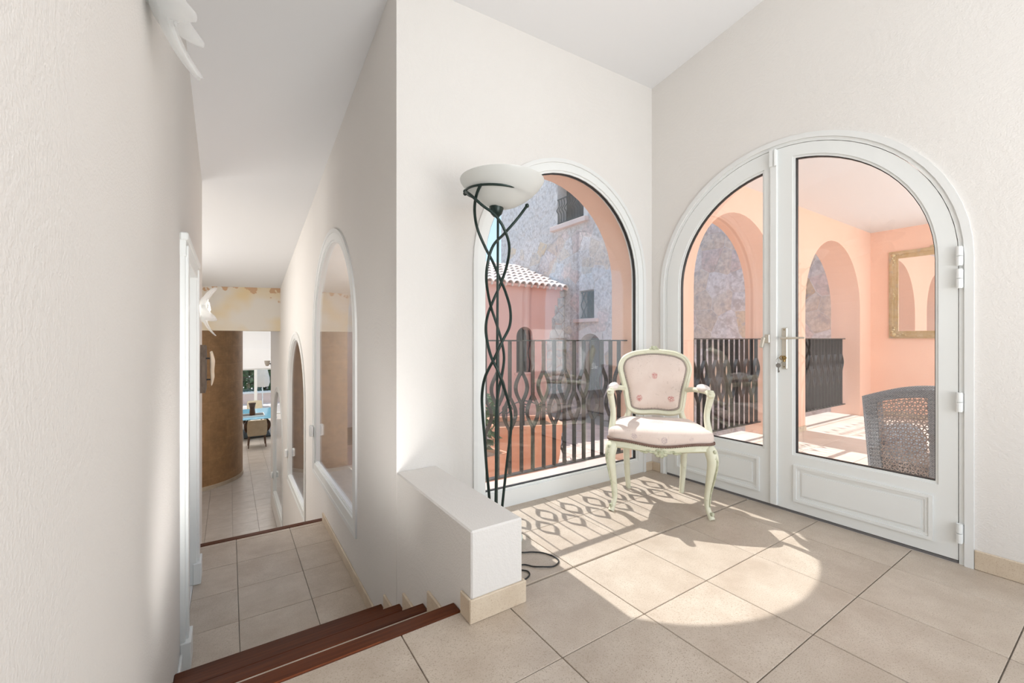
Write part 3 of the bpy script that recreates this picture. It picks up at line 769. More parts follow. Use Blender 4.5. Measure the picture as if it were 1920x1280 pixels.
# ------------------------------------------------------------------ armchair
CH = thing('armchair', 'cream painted antique armchair in floral fabric beside the arched window', 'armchair', (2.315, 1.79, 0), R(132.2))
def outline(n=64, grow=0.0):
    """seat outline, front is +y: bowed front, straight tapering sides, round corners"""
    P0 = [(.0, .245), (.13, .238), (.235, .222), (.285, .195), (.292, .15), (.272, .0), (.243, -.15), (.225, -.195), (.17, -.215), (0, -.22)]
    pts = P0 + [(-x, y) for x, y in P0[-2:0:-1]]
    sp = smooth_path([(x, y, 0) for x, y in pts], 5, closed=True)
    out = []
    for i, p in enumerate(sp):
        nn = (sp[(i + 1) % len(sp)] - sp[i - 1]); nn = Vector((-nn.y, nn.x, 0)).normalized()
        out.append(Vector((p.x, p.y, 0)) + nn * grow)
    return out
def wave(p):  # dip at the middle of each side of the rail
    if p.y > .18: return -.022 * (0.5 + .5 * math.cos(PI * min(1, abs(p.x) / .24)))
    return -.012 * (0.5 + .5 * math.cos(PI * max(-1, min(1, p.y / .17))))
ol = outline()
b = BM(); n = len(ol); rows = []
for off, zf in ((.004, lambda p: .440 + wave(p)), (.010, lambda p: .425 + wave(p)), (.004, lambda p: .405 + wave(p)), (.010, lambda p: .398 + wave(p) * .7), (-.002, lambda p: .387 + wave(p) * .5), (-.03, lambda p: .390 + wave(p) * .5), (-.03, lambda p: .440 + wave(p))):
    rows.append([b.verts.new((q.x, q.y, zf(p))) for p, q in zip(ol, outline(grow=off))])
for i in range(len(rows)):
    A, B2 = rows[i], rows[(i + 1) % len(rows)]
    for k in range(n): b.faces.new((A[k], A[(k + 1) % n], B2[(k + 1) % n], B2[k]))
build('seat_rail', b, M['cream'], CH, smooth=60)
# front legs
for s in (-1, 1):
    b = BM(); tube(b, smooth_path([(s * .268, .185, .42), (s * .285, .205, .385), (s * .292, .214, .33), (s * .283, .206, .25), (s * .270, .193, .15), (s * .266, .192, .07), (s * .279, .210, .022), (s * .287, .220, 0)], 5), [.030, .036, .032, .026, .019, .0155, .0165, .019], 12); lg = build('leg', b, M['cream'], CH, smooth=60)
    b = BM(); tube(b, smooth_path([(s * .291, .226, .40), (s * .312, .240, .34), (s * .302, .232, .25), (s * .284, .210, .15), (s * .278, .206, .07)], 4), [.006, .006, .005, .004, .003], 6)
    for k in range(7): ball(b, (s * (.298 + .006 * math.sin(k * 2.1)), .228 + .008 * math.cos(k * 2.1), .40 - .013 * k), .011 - .0008 * k, 1, 1, 1, 8, 5)
    for k in range(4): ball(b, (s * .287 + .006 * math.cos(k * 1.6), .224 + .006 * math.sin(k * 1.6), .035), .007, 1, 1, 1.6, 6, 4)
    build('carving', b, M['carved'], lg)
    b = BM(); tube(b, smooth_path([(s * .195, -.195, .43), (s * .192, -.205, .33), (s * .188, -.212, .2), (s * .182, -.218, .08), (s * .176, -.222, 0)], 4), [.026, .024, .021, .018, .016], 10); build('leg', b, M['cream'], CH, smooth=60)
# flower on the front apron
b = BM()
ball(b, (0, .252, .378), .020, 1, .7, .9)
for k in range(7):
    a = k * 2 * PI / 7; ball(b, (.027 * math.cos(a), .249, .378 + .019 * math.sin(a)), .014, 1.1, .8, .8, 8, 5)
for s in (-1, 1):
    for k in range(5): ball(b, (s * (.048 + .019 * k), .246 - .002 * k, .382 + .008 * math.sin(k * 2)), .015 - .0018 * k, 1.5, .8, .6, 8, 5)
build('apron_flower', b, M['carved'], CH)
# seat cushion
b = BM(); rows = []
cz = lambda p, base, t: base + wave(p) * t
for g, z0, t in ((-.006, .432, 1), (.008, .440, 1), (.012, .456, .7), (.012, .478, .3), (.006, .496, .1), (-.010, .507, 0)):
    rows.append([b.verts.new((q.x, q.y, cz(p, z0, t))) for p, q in zip(ol, outline(grow=g))])
base = outline(grow=.012)
for f, z0 in ((.86, .515), (.68, .521), (.45, .525), (.2, .527)):
    rows.append([b.verts.new((q.x * f, q.y * f, z0)) for q in base])
for A, B2 in zip(rows, rows[1:]):
    for k in range(n): b.faces.new((A[k], A[(k + 1) % n], B2[(k + 1) % n], B2[k]))
b.faces.new(rows[-1])
build('seat', b, M['brocade_seat'], CH, smooth=70)
b = BM(); bp = [Vector((q.x, q.y, .441 + wave(p))) for p, q in zip(ol, outline(grow=.014))]
tube(b, bp, .0065, 6, closed=True)
bead = bp
for i in range(0, len(bead)):
    for f in (0, .5):
        p = bead[i].lerp(bead[(i + 1) % len(bead)], f); ball(b, (p.x, p.y, p.z - .005), .0055, 1, 1, 1, 6, 4)
build('braid', b, M['gimp'], CH)
# back
BT = R(10)
def bk(x, h, d=0.0):   # point on the raked back plane; d forward of it
    return (x, -.205 - math.sin(BT) * h + d * math.cos(BT) - .10 * (x / .25) ** 2 * -.28, .505 + math.cos(BT) * h + d * math.sin(BT))
hp_ = [(0, .045), (.10, .040), (.165, .062), (.182, .12), (.195, .20), (.218, .29), (.228, .355), (.205, .415), (.15, .448), (.08, .462), (0, .468)]
prof = hp_ + [(-x, h) for x, h in hp_[-2:0:-1]]
sp = smooth_path([(x, h, 0) for x, h in prof], 5, closed=True)
def grow2(g):
    out = []
    for i, p in enumerate(sp):
        t = sp[(i + 1) % len(sp)] - sp[i - 1]; nn = Vector((-t.y, t.x, 0)).normalized(); out.append((p.x + nn.x * g, p.y + nn.y * g))
    return out
b = BM(); tube(b, [bk(x, h, .0) for x, h in grow2(0)], .0205, 10, closed=True); tube(b, [bk(x, h, .016) for x, h in grow2(-.006)], .008, 8, closed=True); build('back_frame', b, M['cream'], CH, smooth=60)
b = BM(); tube(b, [bk(x, h, .016) for x, h in grow2(.021)], .0055, 6, closed=True)
for (x, h) in grow2(.024): ball(b, bk(x, h, .018), .005, 1, 1, 1, 6, 4)
build('back_braid', b, M['gimp_grey'], CH)
b = BM(); rows = []
for g, d in ((.016, .0), (.024, .018)): rows.append([b.verts.new(bk(x, h, d)) for x, h in grow2(g)])
ctr = (0, .27)
for f, d in ((.96, .028), (.85, .038), (.65, .044), (.4, .048), (.15, .049)): rows.append([b.verts.new(bk(ctr[0] + (x - ctr[0]) * f, ctr[1] + (h - ctr[1]) * f, d)) for x, h in grow2(.024)])
m = len(rows[0])
for A, B2 in zip(rows, rows[1:]):
    for k in range(m): b.faces.new((A[k], A[(k + 1) % m], B2[(k + 1) % m], B2[k]))
b.faces.new(rows[-1])
rb = [b.verts.new(bk(x, h, -.012)) for x, h in grow2(.016)]
b.faces.new(rb)
for k in range(m): b.faces.new((rows[0][k], rows[0][(k + 1) % m], rb[(k + 1) % m], rb[k]))
build('backrest', b, M['brocade'], CH, smooth=70)
for s in (-1, 1):
    b = BM(); tube(b, smooth_path([(s * .198, -.195, .42), (s * .190, -.200, .49), bk(s * .172, .055), bk(s * .183, .12)], 5), [.024, .020, .019, .019], 10); build('back_post', b, M['cream'], CH, smooth=60)
b = BM()
ball(b, bk(0, .487, .012), .020, 1.1, .7, .9)
for k in range(6):
    a = k * PI / 3; ball(b, bk(.022 * math.cos(a), .485 + .014 * math.sin(a), .014), .011, 1, .7, 1, 8, 5)
for s in (-1, 1):
    for k in range(3): ball(b, bk(s * (.038 + .017 * k), .474 - .002 * k, .014), .011 - .002 * k, 1.6, .7, .7, 8, 5)
build('crest', b, M['carved'], CH)
# arms
for s in (-1, 1):
    b = BM(); tube(b, smooth_path([bk(s * .198, .20), (s * .232, -.17, .715), (s * .262, -.08, .722), (s * .282, .02, .727), (s * .290, .10, .728), (s * .292, .150, .722)], 5), [.017, .0165, .017, .017, .018, .020], 10); ar = build('armrest', b, M['cream'], CH, smooth=60)
    b = BM(); tube(b, smooth_path([(s * .280, .165, .43), (s * .284, .158, .48), (s * .276, .130, .56), (s * .278, .128, .62), (s * .291, .150, .70), (s * .293, .156, .722)], 5), [.024, .021, .018, .018, .021, .022], 10); build('arm_post', b, M['cream'], CH, smooth=60)
    b = BM(); ball(b, (s * .291, .160, .722), .027, .9, 1.0, .95)
    for k in range(5):
        a = k * PI / 4 - .3; ball(b, (s * .291, .160 + .024 * math.cos(a), .722 + .022 * math.sin(a)), .011, 1.5, .6, .6, 8, 5)
    build('scroll', b, M['cream'], ar)
    b = BM(); ball(b, (s * .274, .015, .745), .034, .85, 2.6, .72, 14, 8); bmesh.ops.rotate(b, verts=b.verts[:], cent=(s * .274, .015, .745), matrix=Matrix.Rotation(-s * R(11), 3, 'Z')); build('arm_pad', b, M['pad'], ar, smooth=70)

# ------------------------------------------------------------------ floor lamp
LP = thing('floor_lamp', 'tall dark green uplighter lamp of twisted rods with a white glass bowl', 'lamp', (1.16, 1.90, 0))
cr = Vector((math.cos(R(33.5)), -math.sin(R(33.5)), 0)); cf = Vector((math.sin(R(33.5)), math.cos(R(33.5)), 0))
PXM = 2.224 / 800
def rodpts(kp):
    out = []
    for y, x, d in kp:
        z = 1.05 + (637 - y) * PXM
        out.append(cr * (x * PXM) + cf * (d * PXM) + Vector((0, 0, z)))
    return smooth_path(out, 6)
rodA = [(361, 56, -12), (349, 28, -48), (350, -5, -56), (366, -28, -44), (392, -39, -20), (424, -37, 4), (458, -23, 17), (486, -8, 25), (514, 4, 26), (546, 17, 20), (580, 26, 2), (611, 25, -10), (639, 12, -23), (671, -3, -25), (705, -20, -17), (741, -27, 0), (780, -26, 6), (819, -23, 8), (880, -19, 10), (937, -14, 10), (1004, -12, 10)]
rodB = [(363, -57, -12), (377, -45, -34), (396, -24, -36), (411, -2, -30), (433, 14, -22), (461, 24, -6), (492, 20, 16), (527, 8, 25), (561, -7, 25), (592, -18, 18), (624, -19, -8), (664, -10, -24), (694, 4, -26), (725, 15, -20), (772, 27, -4), (810, 27, 4), (850, 22, 6), (950, 11, 8), (1004, 7, 8)]
rodC = [(381, 58, 14), (405, 39, 20), (436, 14, 10), (464, -5, -18), (496, -15, -20), (530, -18, -10), (570, -12, 18), (605, -1, 25), (639, 9, 24), (670, 14, 18), (700, 11, -8), (740, 3, -14), (787, 0, -12), (881, 0, -9), (1004, -2, -8)]
for kp in (rodA, rodB, rodC):
    b = BM(); pts = rodpts(kp); tube(b, pts, .0076, 8); ball(b, pts[0], .0115); build('rod', b, M['green'], LP, smooth=70)
b = BM(); tube(b, [(0, 0, .03), (cr * (3 * PXM)) + Vector((0, 0, 1.70))], .0066, 10); build('pole', b, M['green'], LP, smooth=70)
b = BM(); tube(b, [(.160 * math.cos(2 * PI * k / 48), .160 * math.sin(2 * PI * k / 48), 1.812 + .012 * math.sin(2 * PI * k / 48 * 1)) for k in range(48)], .0062, 8, closed=True)
for a in (R(-33.5), R(146.5)): ball(b, (.163 * math.cos(a), .163 * math.sin(a), 1.812), .011)
build('hoop', b, M['green'], LP, smooth=70)
b = BM(); lathe(b, [(0, 1.688), (.016, 1.692), (.030, 1.708), (.037, 1.732), (.038, 1.742), (.0, 1.742)], 24); build('hub', b, M['green'], LP, smooth=70)
b = BM(); lathe(b, [(0, 1.736), (.04, 1.738), (.085, 1.755), (.13, 1.781), (.165, 1.808), (.195, 1.838), (.215, 1.868), (.219, 1.877), (.214, 1.877), (.19, 1.842), (.16, 1.813), (.125, 1.788), (.083, 1.763), (.04, 1.748), (0, 1.745)], 48, tuple(cr * .030)); build('lamp_shade', b, M['opal'], LP, smooth=80)
b = BM(); lathe(b, [(0, 0), (.125, 0), (.135, .010), (.137, .026), (.128, .040), (.09, .048), (0, .05)], 36); build('base', b, M['teal'], LP, smooth=60)

cord = BM()
cpts = [(1.2, 1.80, .006), (1.19, 1.73, .006), (1.242, 1.700, .005), (1.284, 1.660, .005), (1.306, 1.596, .005), (1.293, 1.554, .005), (1.246, 1.537, .005), (1.197, 1.556, .009), (1.168, 1.588, .005), (1.142, 1.625, .005), (1.10, 1.63, .005), (1.10, 1.60, .005), (1.122, 1.572, .005), (1.117, 1.545, .005), (1.09, 1.526, .005), (1.05, 1.52, .005), (1.01, 1.54, .005), (1.004, 1.62, .005)]
tube(cord, smooth_path(cpts, 5), .0035, 6)
tag(build('lamp_cord', cord, M['black'], smooth=70), 'thin black lamp cord looped on the tiles at the end of the low wall', 'cord')

# ------------------------------------------------------------------ wall pieces on the left wall
def star_lamp(name, label, loc, scale, rot, parts=5, glow=0.0, group='glass wall lamps on the left wall'):
    """glass wall lamp: a domed heart with tapering prongs that flare off the wall"""
    t = thing(name, label, 'lamp', loc, 0, group)
    b = BM(); lathe(b, [(0, 0), (.25 * scale, 0), (.25 * scale, .05 * scale), (.06 * scale, .08 * scale), (.05 * scale, .14 * scale), (0, .14 * scale)], 20)
    bmesh.ops.rotate(b, verts=b.verts[:], cent=(0, 0, 0), matrix=Matrix.Rotation(R(90), 3, 'Y')); build('wall_plate', b, M['pvc'], t)
    b = BM(); ball(b, (.17 * scale, 0, 0), .40 * scale, .42, 1, 1.15, 24, 14)
    for k in range(26):
        a = k * 2.399; rr = .36 * scale * math.sqrt(k / 26)
        ball(b, (.17 * scale + .165 * scale * math.sqrt(max(0, 1 - (rr / (.42 * scale)) ** 2)), rr * math.cos(a), rr * math.sin(a) * 1.1), .045 * scale, .6, 1, 1, 6, 4)
    build('glass_heart', b, M['ice'], t, smooth=60)
    for m in range(parts):
        a = rot + 2 * PI * m / parts; L = scale * (1.0 if m % 2 == 0 else .92); b = BM(); N = 9; rows = []
        for q in range(N):
            f = q / (N - 1); rr = scale * .22 + (L - scale * .22) * f; w = scale * (.25 * (1 - f) ** .8 + .055); hx_ = scale * (.16 + .34 * f ** 1.8); th_ = scale * (.09 * (1 - f) + .04)
            c_ = Vector((hx_, rr * math.cos(a), rr * math.sin(a))); sd = Vector((0, -math.sin(a), math.cos(a)))
            rows.append([b.verts.new(c_ + sd * (w * math.cos(2 * PI * k / 10)) + Vector((1, 0, 0)) * (th_ * math.sin(2 * PI * k / 10) * .7)) for k in range(10)])
        for A, B2 in zip(rows, rows[1:]):
            for k in range(10): b.faces.new((A[k], A[(k + 1) % 10], B2[(k + 1) % 10], B2[k]))
        b.faces.new(rows[0]); b.faces.new(rows[-1]); build('glass_prong', b, M['ice'], t, smooth=60)
    if glow:
        pd = bpy.data.lights.new('lamp_bulb', 'POINT'); pd.energy = glow; pd.color = (1, .95, .88); pd.shadow_soft_size = .04
        po = bpy.data.objects.new('lamp_bulb', pd); COL.objects.link(po); po.parent = t; po.location = (.20 * scale + .045, 0, 0)
    return t
star_lamp('wall_lamp', 'star shaped frosted glass wall lamp high on the white wall near the viewer', (XL, 1.70, 2.15), .26, R(-90), 8)
star_lamp('wall_lamp', 'star shaped frosted glass wall lamp above the wooden wall piece down the stairs', (XL, 4.35, 1.30), .235, R(54), 5, 0.8)

wd = thing('wall_sculpture', 'dark weathered plank carrying a pale driftwood piece on the stair wall', 'wall art', (XL, 4.3, .80))
b = BM()
pl = [(-.15, -.17), (.12, -.16), (.16, -.05), (.15, .12), (.13, .2), (-.11, .21), (-.16, .08), (-.17, -.1)]
slab(b, pl, 0.0, .055, lambda a, z, d: (d, a, z)); build('plank', b, M['driftdark'], wd, smooth=0)
b = BM(); tube(b, smooth_path([(.092, -.10, .15), (.098, -.04, .08), (.094, .02, 0), (.096, .04, -.06), (.088, .08, -.13)], 5), [.016, .030, .026, .024, .008], 8, flat=.6); build('driftwood', b, M['drift'], wd, smooth=70)
for zz, yy in ((.10, -.05), (-.08, .05)):
    b = BM(); tube(b, [(.05, yy, zz), (.092, yy, zz)], .006, 8); build('pin', b, M['darkiron'], wd)

# ------------------------------------------------------------------ lower hall and dining room
cc = (-1.004, 13.56)
b = BM(); N = 64; uv = b.loops.layers.uv.new('UVMap'); RC = 1.3
for k in range(N):
    a, a2 = 2 * PI * k / N, 2 * PI * (k + 1) / N
    vv = [b.verts.new((cc[0] + RC * math.cos(q), cc[1] + RC * math.sin(q), z)) for q, z in ((a, -2.5), (a2, -2.5), (a2, 2.9), (a, 2.9))]
    f = b.faces.new(vv)
    for lp, (q, z) in zip(f.loops, ((a, -2.5), (a2, -2.5), (a2, 2.9), (a, 2.9))): lp[uv].uv = (q * RC, z)
bmesh.ops.remove_doubles(b, verts=b.verts[:], dist=1e-4)
colm = struct('wall_round_column', b, M['leather'], smooth=60)
b = BM()
lathe(b, [(RC + .001, -2.5), (RC + .014, -2.5), (RC + .014, -2.41), (RC + .001, -2.41)], 64, (cc[0], cc[1], 0)); struct('baseboard_column', b, M['skirting'], smooth=60)

# far glazed wall with bulkhead
YF = 23.3
flatwall('wall_dining_north', (-3.2, YF - .05, -.30), (3.4, YF + .15, .62), M['ceiling'])
flatwall('wall_dining_upper', (-3.2, YF + .15, .5), (3.4, YF + .35, 3.1), M['ceiling'])
gw = root_struct('window_5')
b = BM()
box(b, (-3.2, YF, -.36), (3.2, YF + .1, -.30), bev=.004); box(b, (-3.2, YF, -2.5), (3.2, YF + .1, -2.44), bev=.004)
build('frame', b, M['pvc'], gw)
for x in (-3.1, -1.1, 1.02, 3.1):
    b = BM(); box(b, (x - .06, YF, -2.44), (x + .06, YF + .1, -.36), bev=.004); build('mullion', b, M['pvc'], gw)
for x0, x1 in ((-3.04, -1.16), (-1.04, .96), (1.08, 3.04)):
    b = BM(); box(b, (x0, YF + .045, -2.44), (x1, YF + .051, -.36)); build('pane', b, M['glass'], gw, smooth=0)

# terrace beyond
flatwall('floor_terrace', (-6, 26.5, -2.72), (9, 40, -2.5), M['tile_out'])
pw = thing('garden_wall', 'low pink garden wall with white coping beyond the dining room windows', 'wall', (1.0, 27.8, -2.5))
b = BM(); box(b, (-4, 0, 0), (5, .25, .55)); build('wall_body', b, M['sillstone'], pw, smooth=0)
b = BM(); box(b, (-4, -.04, .55), (5, .29, .66), bev=.01); build('coping', b, M['pvc'], pw)
gr = thing('garden_railing', 'thin grey metal railing on the garden wall beyond the dining room windows', 'railing', (1.0, 27.93, -1.84))
b = BM(); box(b, (-4, -.02, .78), (5, .02, .82)); build('top_rail', b, M['iron'], gr, smooth=0)
for i in range(30):
    b = BM(); x = -2 + i * .14; tube(b, [(x, 0, 0), (x + .10 * (1 if i % 2 else -1), 0, .4), (x, 0, .79)], .012, 5); build('bar', b, M['iron'], gr)
def bush(name, label, cat, loc, rx, ry, rz_, nleaf, mat, trunk=0.0, size=.16, group=None):
    t = thing(name, label, cat, loc, 0, group)
    b = BM()
    for _ in range(nleaf):
        u, v = random.uniform(0, 2 * PI), random.uniform(-1, 1); rr = random.uniform(.55, 1) ** .5
        q = math.sqrt(1 - v * v)
        c = Vector((rx * q * math.cos(u) * rr, ry * q * math.sin(u) * rr, trunk + rz_ * (1 + v * rr)))
        d1 = Vector((random.gauss(0, 1), random.gauss(0, 1), random.gauss(0, 1))).normalized(); d2 = d1.orthogonal().normalized()
        s = size * random.uniform(.6, 1.3)
        vs = [b.verts.new(c + d1 * s), b.verts.new(c + d2 * s * .45), b.verts.new(c - d1 * s), b.verts.new(c - d2 * s * .45)]
        b.faces.new(vs)
    build('foliage', b, mat, t, smooth=0, kind='stuff')
    b = BM(); tube(b, [(0, 0, 0), (.02, .01, trunk + rz_ * .5), (0, .03, trunk + rz_ * 1.1)], [size * .3, size * .22, size * .1], 7); build('trunk', b, M['darkwood'], t)
    return t
bush('garden_tree', 'dark green tree left of the parasol beyond the dining room windows', 'tree', (-.2, 32.2, -2.5), 1.5, 1.2, 2.2, 1500, M['leafy'], .3, .2, 'trees beyond the dining room')
bush('garden_tree', 'dark green tree right of the parasol beyond the dining room windows', 'tree', (4.6, 32.4, -2.5), 1.6, 1.2, 2.3, 1500, M['leafy'], .3, .2, 'trees beyond the dining room')
bush('garden_tree', 'dark green tree behind the parasol beyond the dining room windows', 'tree', (2.4, 36.5, -2.5), 1.8, 1.2, 2.4, 1500, M['leafy'], .3, .2, 'trees beyond the dining room')
bush('garden_hedge', 'wide dark green hedge behind the railing beyond the dining room windows', 'hedge', (1.2, 29.6, -2.5), 5.5, .5, 1.5, 4200, M['leafy'], 0.05, .2)
ps = thing('parasol', 'beige canvas parasol on the terrace beyond the dining room windows', 'parasol', (1.50, 27.0, -2.5))
b = BM(); tube(b, [(0, 0, 0), (0, 0, 2.3)], .025, 8); build('pole', b, M['pvc'], ps)
b = BM(); lathe(b, [(.02, 2.25), (.22, 2.0), (.34, 1.5), (.36, 1.25), (.30, 1.0), (.03, 1.02)], 14); build('canopy', b, M['canvas'], ps, smooth=20)

# dining table, chairs
tb = thing('dining_table', 'dining table, glass top painted with a blue sky reflection, on curved dark wooden legs in the lower hall', 'table', (.85, 18.9, -2.5))
b = BM(); box(b, (-.75, -1.35, .735), (.75, 1.35, .755), bev=.006); build('table_top', b, M['skyglass'], tb)
for sx in (-1, 1):
    for sy in (-1, 1):
        b = BM(); tube(b, smooth_path([(sx * .08, sy * .12, .03), (sx * .32, sy * .6, .22), (sx * .36, sy * .75, .5), (sx * .16, sy * .55, .73)], 5), [.04, .06, .06, .04], 8); build('leg', b, M['darkwood'], tb, smooth=60)
b = BM(); box(b, (-.42, -.9, 0), (.42, .9, .03), bev=.006); build('base', b, M['darkiron'], tb)
def dchair(label, loc, rz):
    t = thing('dining_chair', label, 'chair', loc, rz, 'dining chairs round the blue table')
    b = BM(); box(b, (-.27, -.25, .38), (.27, .27, .50), bev=.03); build('seat', b, M['chaircream'], t)
    b = BM(); rows = []
    for z, y, w in ((.42, -.24, .27), (.6, -.27, .285), (.78, -.30, .28), (.90, -.33, .265), (.92, -.335, .25)):
        rows.append([b.verts.new((x, y + yo - .05 * (x / w) ** 2 * -1, z)) for yo in (0, -.07) for x in ((-w, -w / 2, 0, w / 2, w) if yo == 0 else (w, w / 2, 0, -w / 2, -w))])
    for A, B2 in zip(rows, rows[1:]):
        for k in range(10): b.faces.new((A[k], A[(k + 1) % 10], B2[(k + 1) % 10], B2[k]))
    b.faces.new(rows[0]); b.faces.new(rows[-1]); build('backrest', b, M['chaircream'], t, smooth=50)
    for sx in (-1, 1):
        for sy in (-1, 1):
            b = BM(); tube(b, [(sx * .22, sy * .2, .40), (sx * .25, sy * .26, 0)], [.026, .014], 8); build('leg', b, M['darkwood'], t)
    return t
dchair('cream upholstered dining chair turned away on the near side of the blue table', (.76, 16.6, -2.5), 0)
dchair('cream upholstered dining chair facing across the far end of the blue table', (.90, 21.2, -2.5), PI)
dchair('cream upholstered dining chair at the right side of the blue table, mostly hidden', (1.78, 18.3, -2.5), PI / 2)
ty = thing('tray', 'dark lacquer tray lying on the glass dining table', 'tray', (.72, 18.35, -1.742))
b = BM(); box(b, (-.33, -.3, 0.0), (.33, .3, .015), bev=.004); build('tray_bottom', b, M['dark'], ty)
b = BM(); ring(b, [(-.35, -.32), (.35, -.32), (.35, .32), (-.35, .32)], [(-.33, -.3), (.33, -.3), (.33, .3), (-.33, .3)], 0, .05, lambda a, z, d: (a, z, d)); build('tray_rim', b, M['pvc'], ty)
vz = thing('vase', 'tall dark brown vase standing on the tray on the blue table', 'vase', (.70, 18.45, -1.724))
b = BM(); lathe(b, [(0, 0), (.09, 0), (.095, .1), (.08, .25), (.10, .36), (.125, .44), (.115, .44), (.09, .36), (.07, .25), (.08, .05), (0, .03)], 24); build('vase_body', b, M['darkwood'], vz, smooth=60)
sc_ = thing('wall_sconce', 'small grey shell shaped sconce at the end of the stair wall', 'lamp', (XS, 10.62, .55))
b = BM(); lathe(b, [(0, -.07), (.03, -.06), (.05, .0), (.055, .05), (.045, .05), (.0, -.04)], 16, (-.07, 0, 0)); build('shade', b, M['canvas'], sc_, smooth=60)
b = BM(); tube(b, [(0, 0, -.02), (-.04, 0, -.02), (-.07, 0, -.05)], .012, 8); build('arm', b, M['steel'], sc_)

# ------------------------------------------------------------------ courtyard
cg = flatwall('floor_courtyard', (1.09, YO, -1.25), (16, 14, -1.012), M['grout'])
tiles(cg, [(1.6, YO + .1, 7.4, 8.7)], 1.6, 2.7, .5, -1.0, M['paver'], gap=.012, th=.03, name='paver')

# stone wall (gable wall facing the courtyard)
XW = 7.98
def clip(poly, nx, ny, c):
    out = []
    for i in range(len(poly)):
        p, q = poly[i], poly[(i + 1) % len(poly)]
        dp = p[0] * nx + p[1] * ny - c; dq = q[0] * nx + q[1] * ny - c
        if dp <= 0: out.append(p)
        if (dp < 0 < dq) or (dq < 0 < dp):
            t = dp / (dp - dq); out.append((p[0] + (q[0] - p[0]) * t, p[1] + (q[1] - p[1]) * t))
    return out
def voronoi(x0, x1, y0, y1, step, jit=.55):
    seeds = []
    ny = int((y1 - y0) / step) + 1; nx = int((x1 - x0) / step) + 1
    for j in range(-1, ny + 1):
        for i in range(-1, nx + 1):
            seeds.append((x0 + (i + .5 * (j % 2) + random.uniform(-jit, jit)) * step * 1.1, y0 + (j + .5 + random.uniform(-jit, jit)) * step * .92))
    cells = []
    for s in seeds:
        poly = [(x0, y0), (x1, y0), (x1, y1), (x0, y1)]
        for t in seeds:
            if t is s: continue
            dx, dy = t[0] - s[0], t[1] - s[1]
            if dx * dx + dy * dy > (step * 3.2) ** 2: continue
            poly = clip(poly, dx, dy, (t[0] ** 2 + t[1] ** 2 - s[0] ** 2 - s[1] ** 2) / 2)
            if len(poly) < 3: break
        if len(poly) >= 3: cells.append(poly)
    return cells
def centroid(p): return (sum(q[0] for q in p) / len(p), sum(q[1] for q in p) / len(p))
def area2(p): return abs(sum(p[i][0] * p[(i + 1) % len(p)][1] - p[(i + 1) % len(p)][0] * p[i][1] for i in range(len(p)))) / 2
def stone_mesh(bm, poly, P, h, joint=.009):
    c = centroid(poly)
    def sh(m):
        o = []
        for p in poly:
            d = Vector((c[0] - p[0], c[1] - p[1])); L = d.length
            o.append((p[0] + d.x / L * min(m, L * .8), p[1] + d.y / L * min(m, L * .8)))
        return o
    A = [bm.verts.new(P(a, z, 0)) for a, z in sh(joint)]; B2 = [bm.verts.new(P(a, z, h * .7)) for a, z in sh(joint * 1.1)]; D = [bm.verts.new(P(a, z, h)) for a, z in sh(joint * 2.4)]
    n = len(poly)
    for X, Y in ((A, B2), (B2, D)):
        for k in range(n): bm.faces.new((X[k], X[(k + 1) % n], Y[(k + 1) % n], Y[k]))
    bm.faces.new(D)
# openings (y0, y1, z0, z1)
OP = [(8.55, 9.65, 4.35, 5.6), (8.15, 8.72, 1.62, 2.38), (7.85, 8.75, -1.0, 1.22)]
YS0, YS1, ZS0, ZS1 = YO + .02, 12.75, -1.0, 6.4
sw = root_struct('wall_stone')
bm = BM()
ys = sorted({YS0, YS1, *[q for o in OP for q in o[:2]]}); zs = sorted({ZS0, ZS1, *[q for o in OP for q in o[2:]]})
for y0, y1 in zip(ys, ys[1:]):
    for z0, z1 in zip(zs, zs[1:]):
        if any(o[0] < (y0 + y1) / 2 < o[1] and o[2] < (z0 + z1) / 2 < o[3] for o in OP): continue
        box(bm, (XW, y0, z0), (XW + .45, y1, z1))
box(bm, (XW + .45, YS0, -1.0), (XW + 3.0, YS1, ZS1))
build('mortar_bed', bm, M['mortar'], sw, smooth=0)
cells = []
for p in voronoi(YS0, YS1, ZS0, ZS1, .37):
    c = centroid(p); inside = False
    for y0, y1, z0, z1 in OP:
        if y0 < c[0] < y1 and z0 < c[1] < z1: inside = True; break
        dl = [(y0 - c[0], (1, 0, y0)), (c[0] - y1, (-1, 0, -y1)), (z0 - c[1], (0, 1, z0)), (c[1] - z1, (0, -1, -z1))]
        dmax = max(dl, key=lambda q: q[0])
        if max(abs(c[0] - (y0 + y1) / 2) - (y1 - y0) / 2, abs(c[1] - (z0 + z1) / 2) - (z1 - z0) / 2) < .8: p = clip(p, *dmax[1])
        if len(p) < 3: inside = True; break
    if not inside and area2(p) > .006: cells.append(p)
PW = lambda a, z, d: (XW - d, a, z)
def vis(p):
    y, z = centroid(p)
    return (abs(z - 1.6) + max(0, -z) * 2 + (0 if z < 5.3 else 5) + (0 if 4.0 < y < 12.3 or y < 6 and z < 3 else 2))
cells.sort(key=vis)
rest = BM()
STM = [pbr('rubble_stone_%s' % nm, c1, c2, scale=16, detail=14, rough=.9, vary=.09, bump=1.0, bscale=26, c3=(.50, .44, .41), s3=9, t3=.5) for nm, c1, c2 in (('grey', (.52, .475, .455), (.80, .745, .72)), ('brown', (.54, .45, .38), (.78, .68, .59)), ('rose', (.55, .44, .405), (.79, .66, .62)), ('ochre', (.56, .42, .29), (.74, .59, .44)))]
for i, p in enumerate(cells):
    h = random.uniform(.003, .010)
    if i < 290:
        b = BM(); stone_mesh(b, p, PW, h); build('stone', b, random.choices(STM, (6, 3, 2, 1))[0], sw, smooth=50)
    else: stone_mesh(rest, p, PW, h)
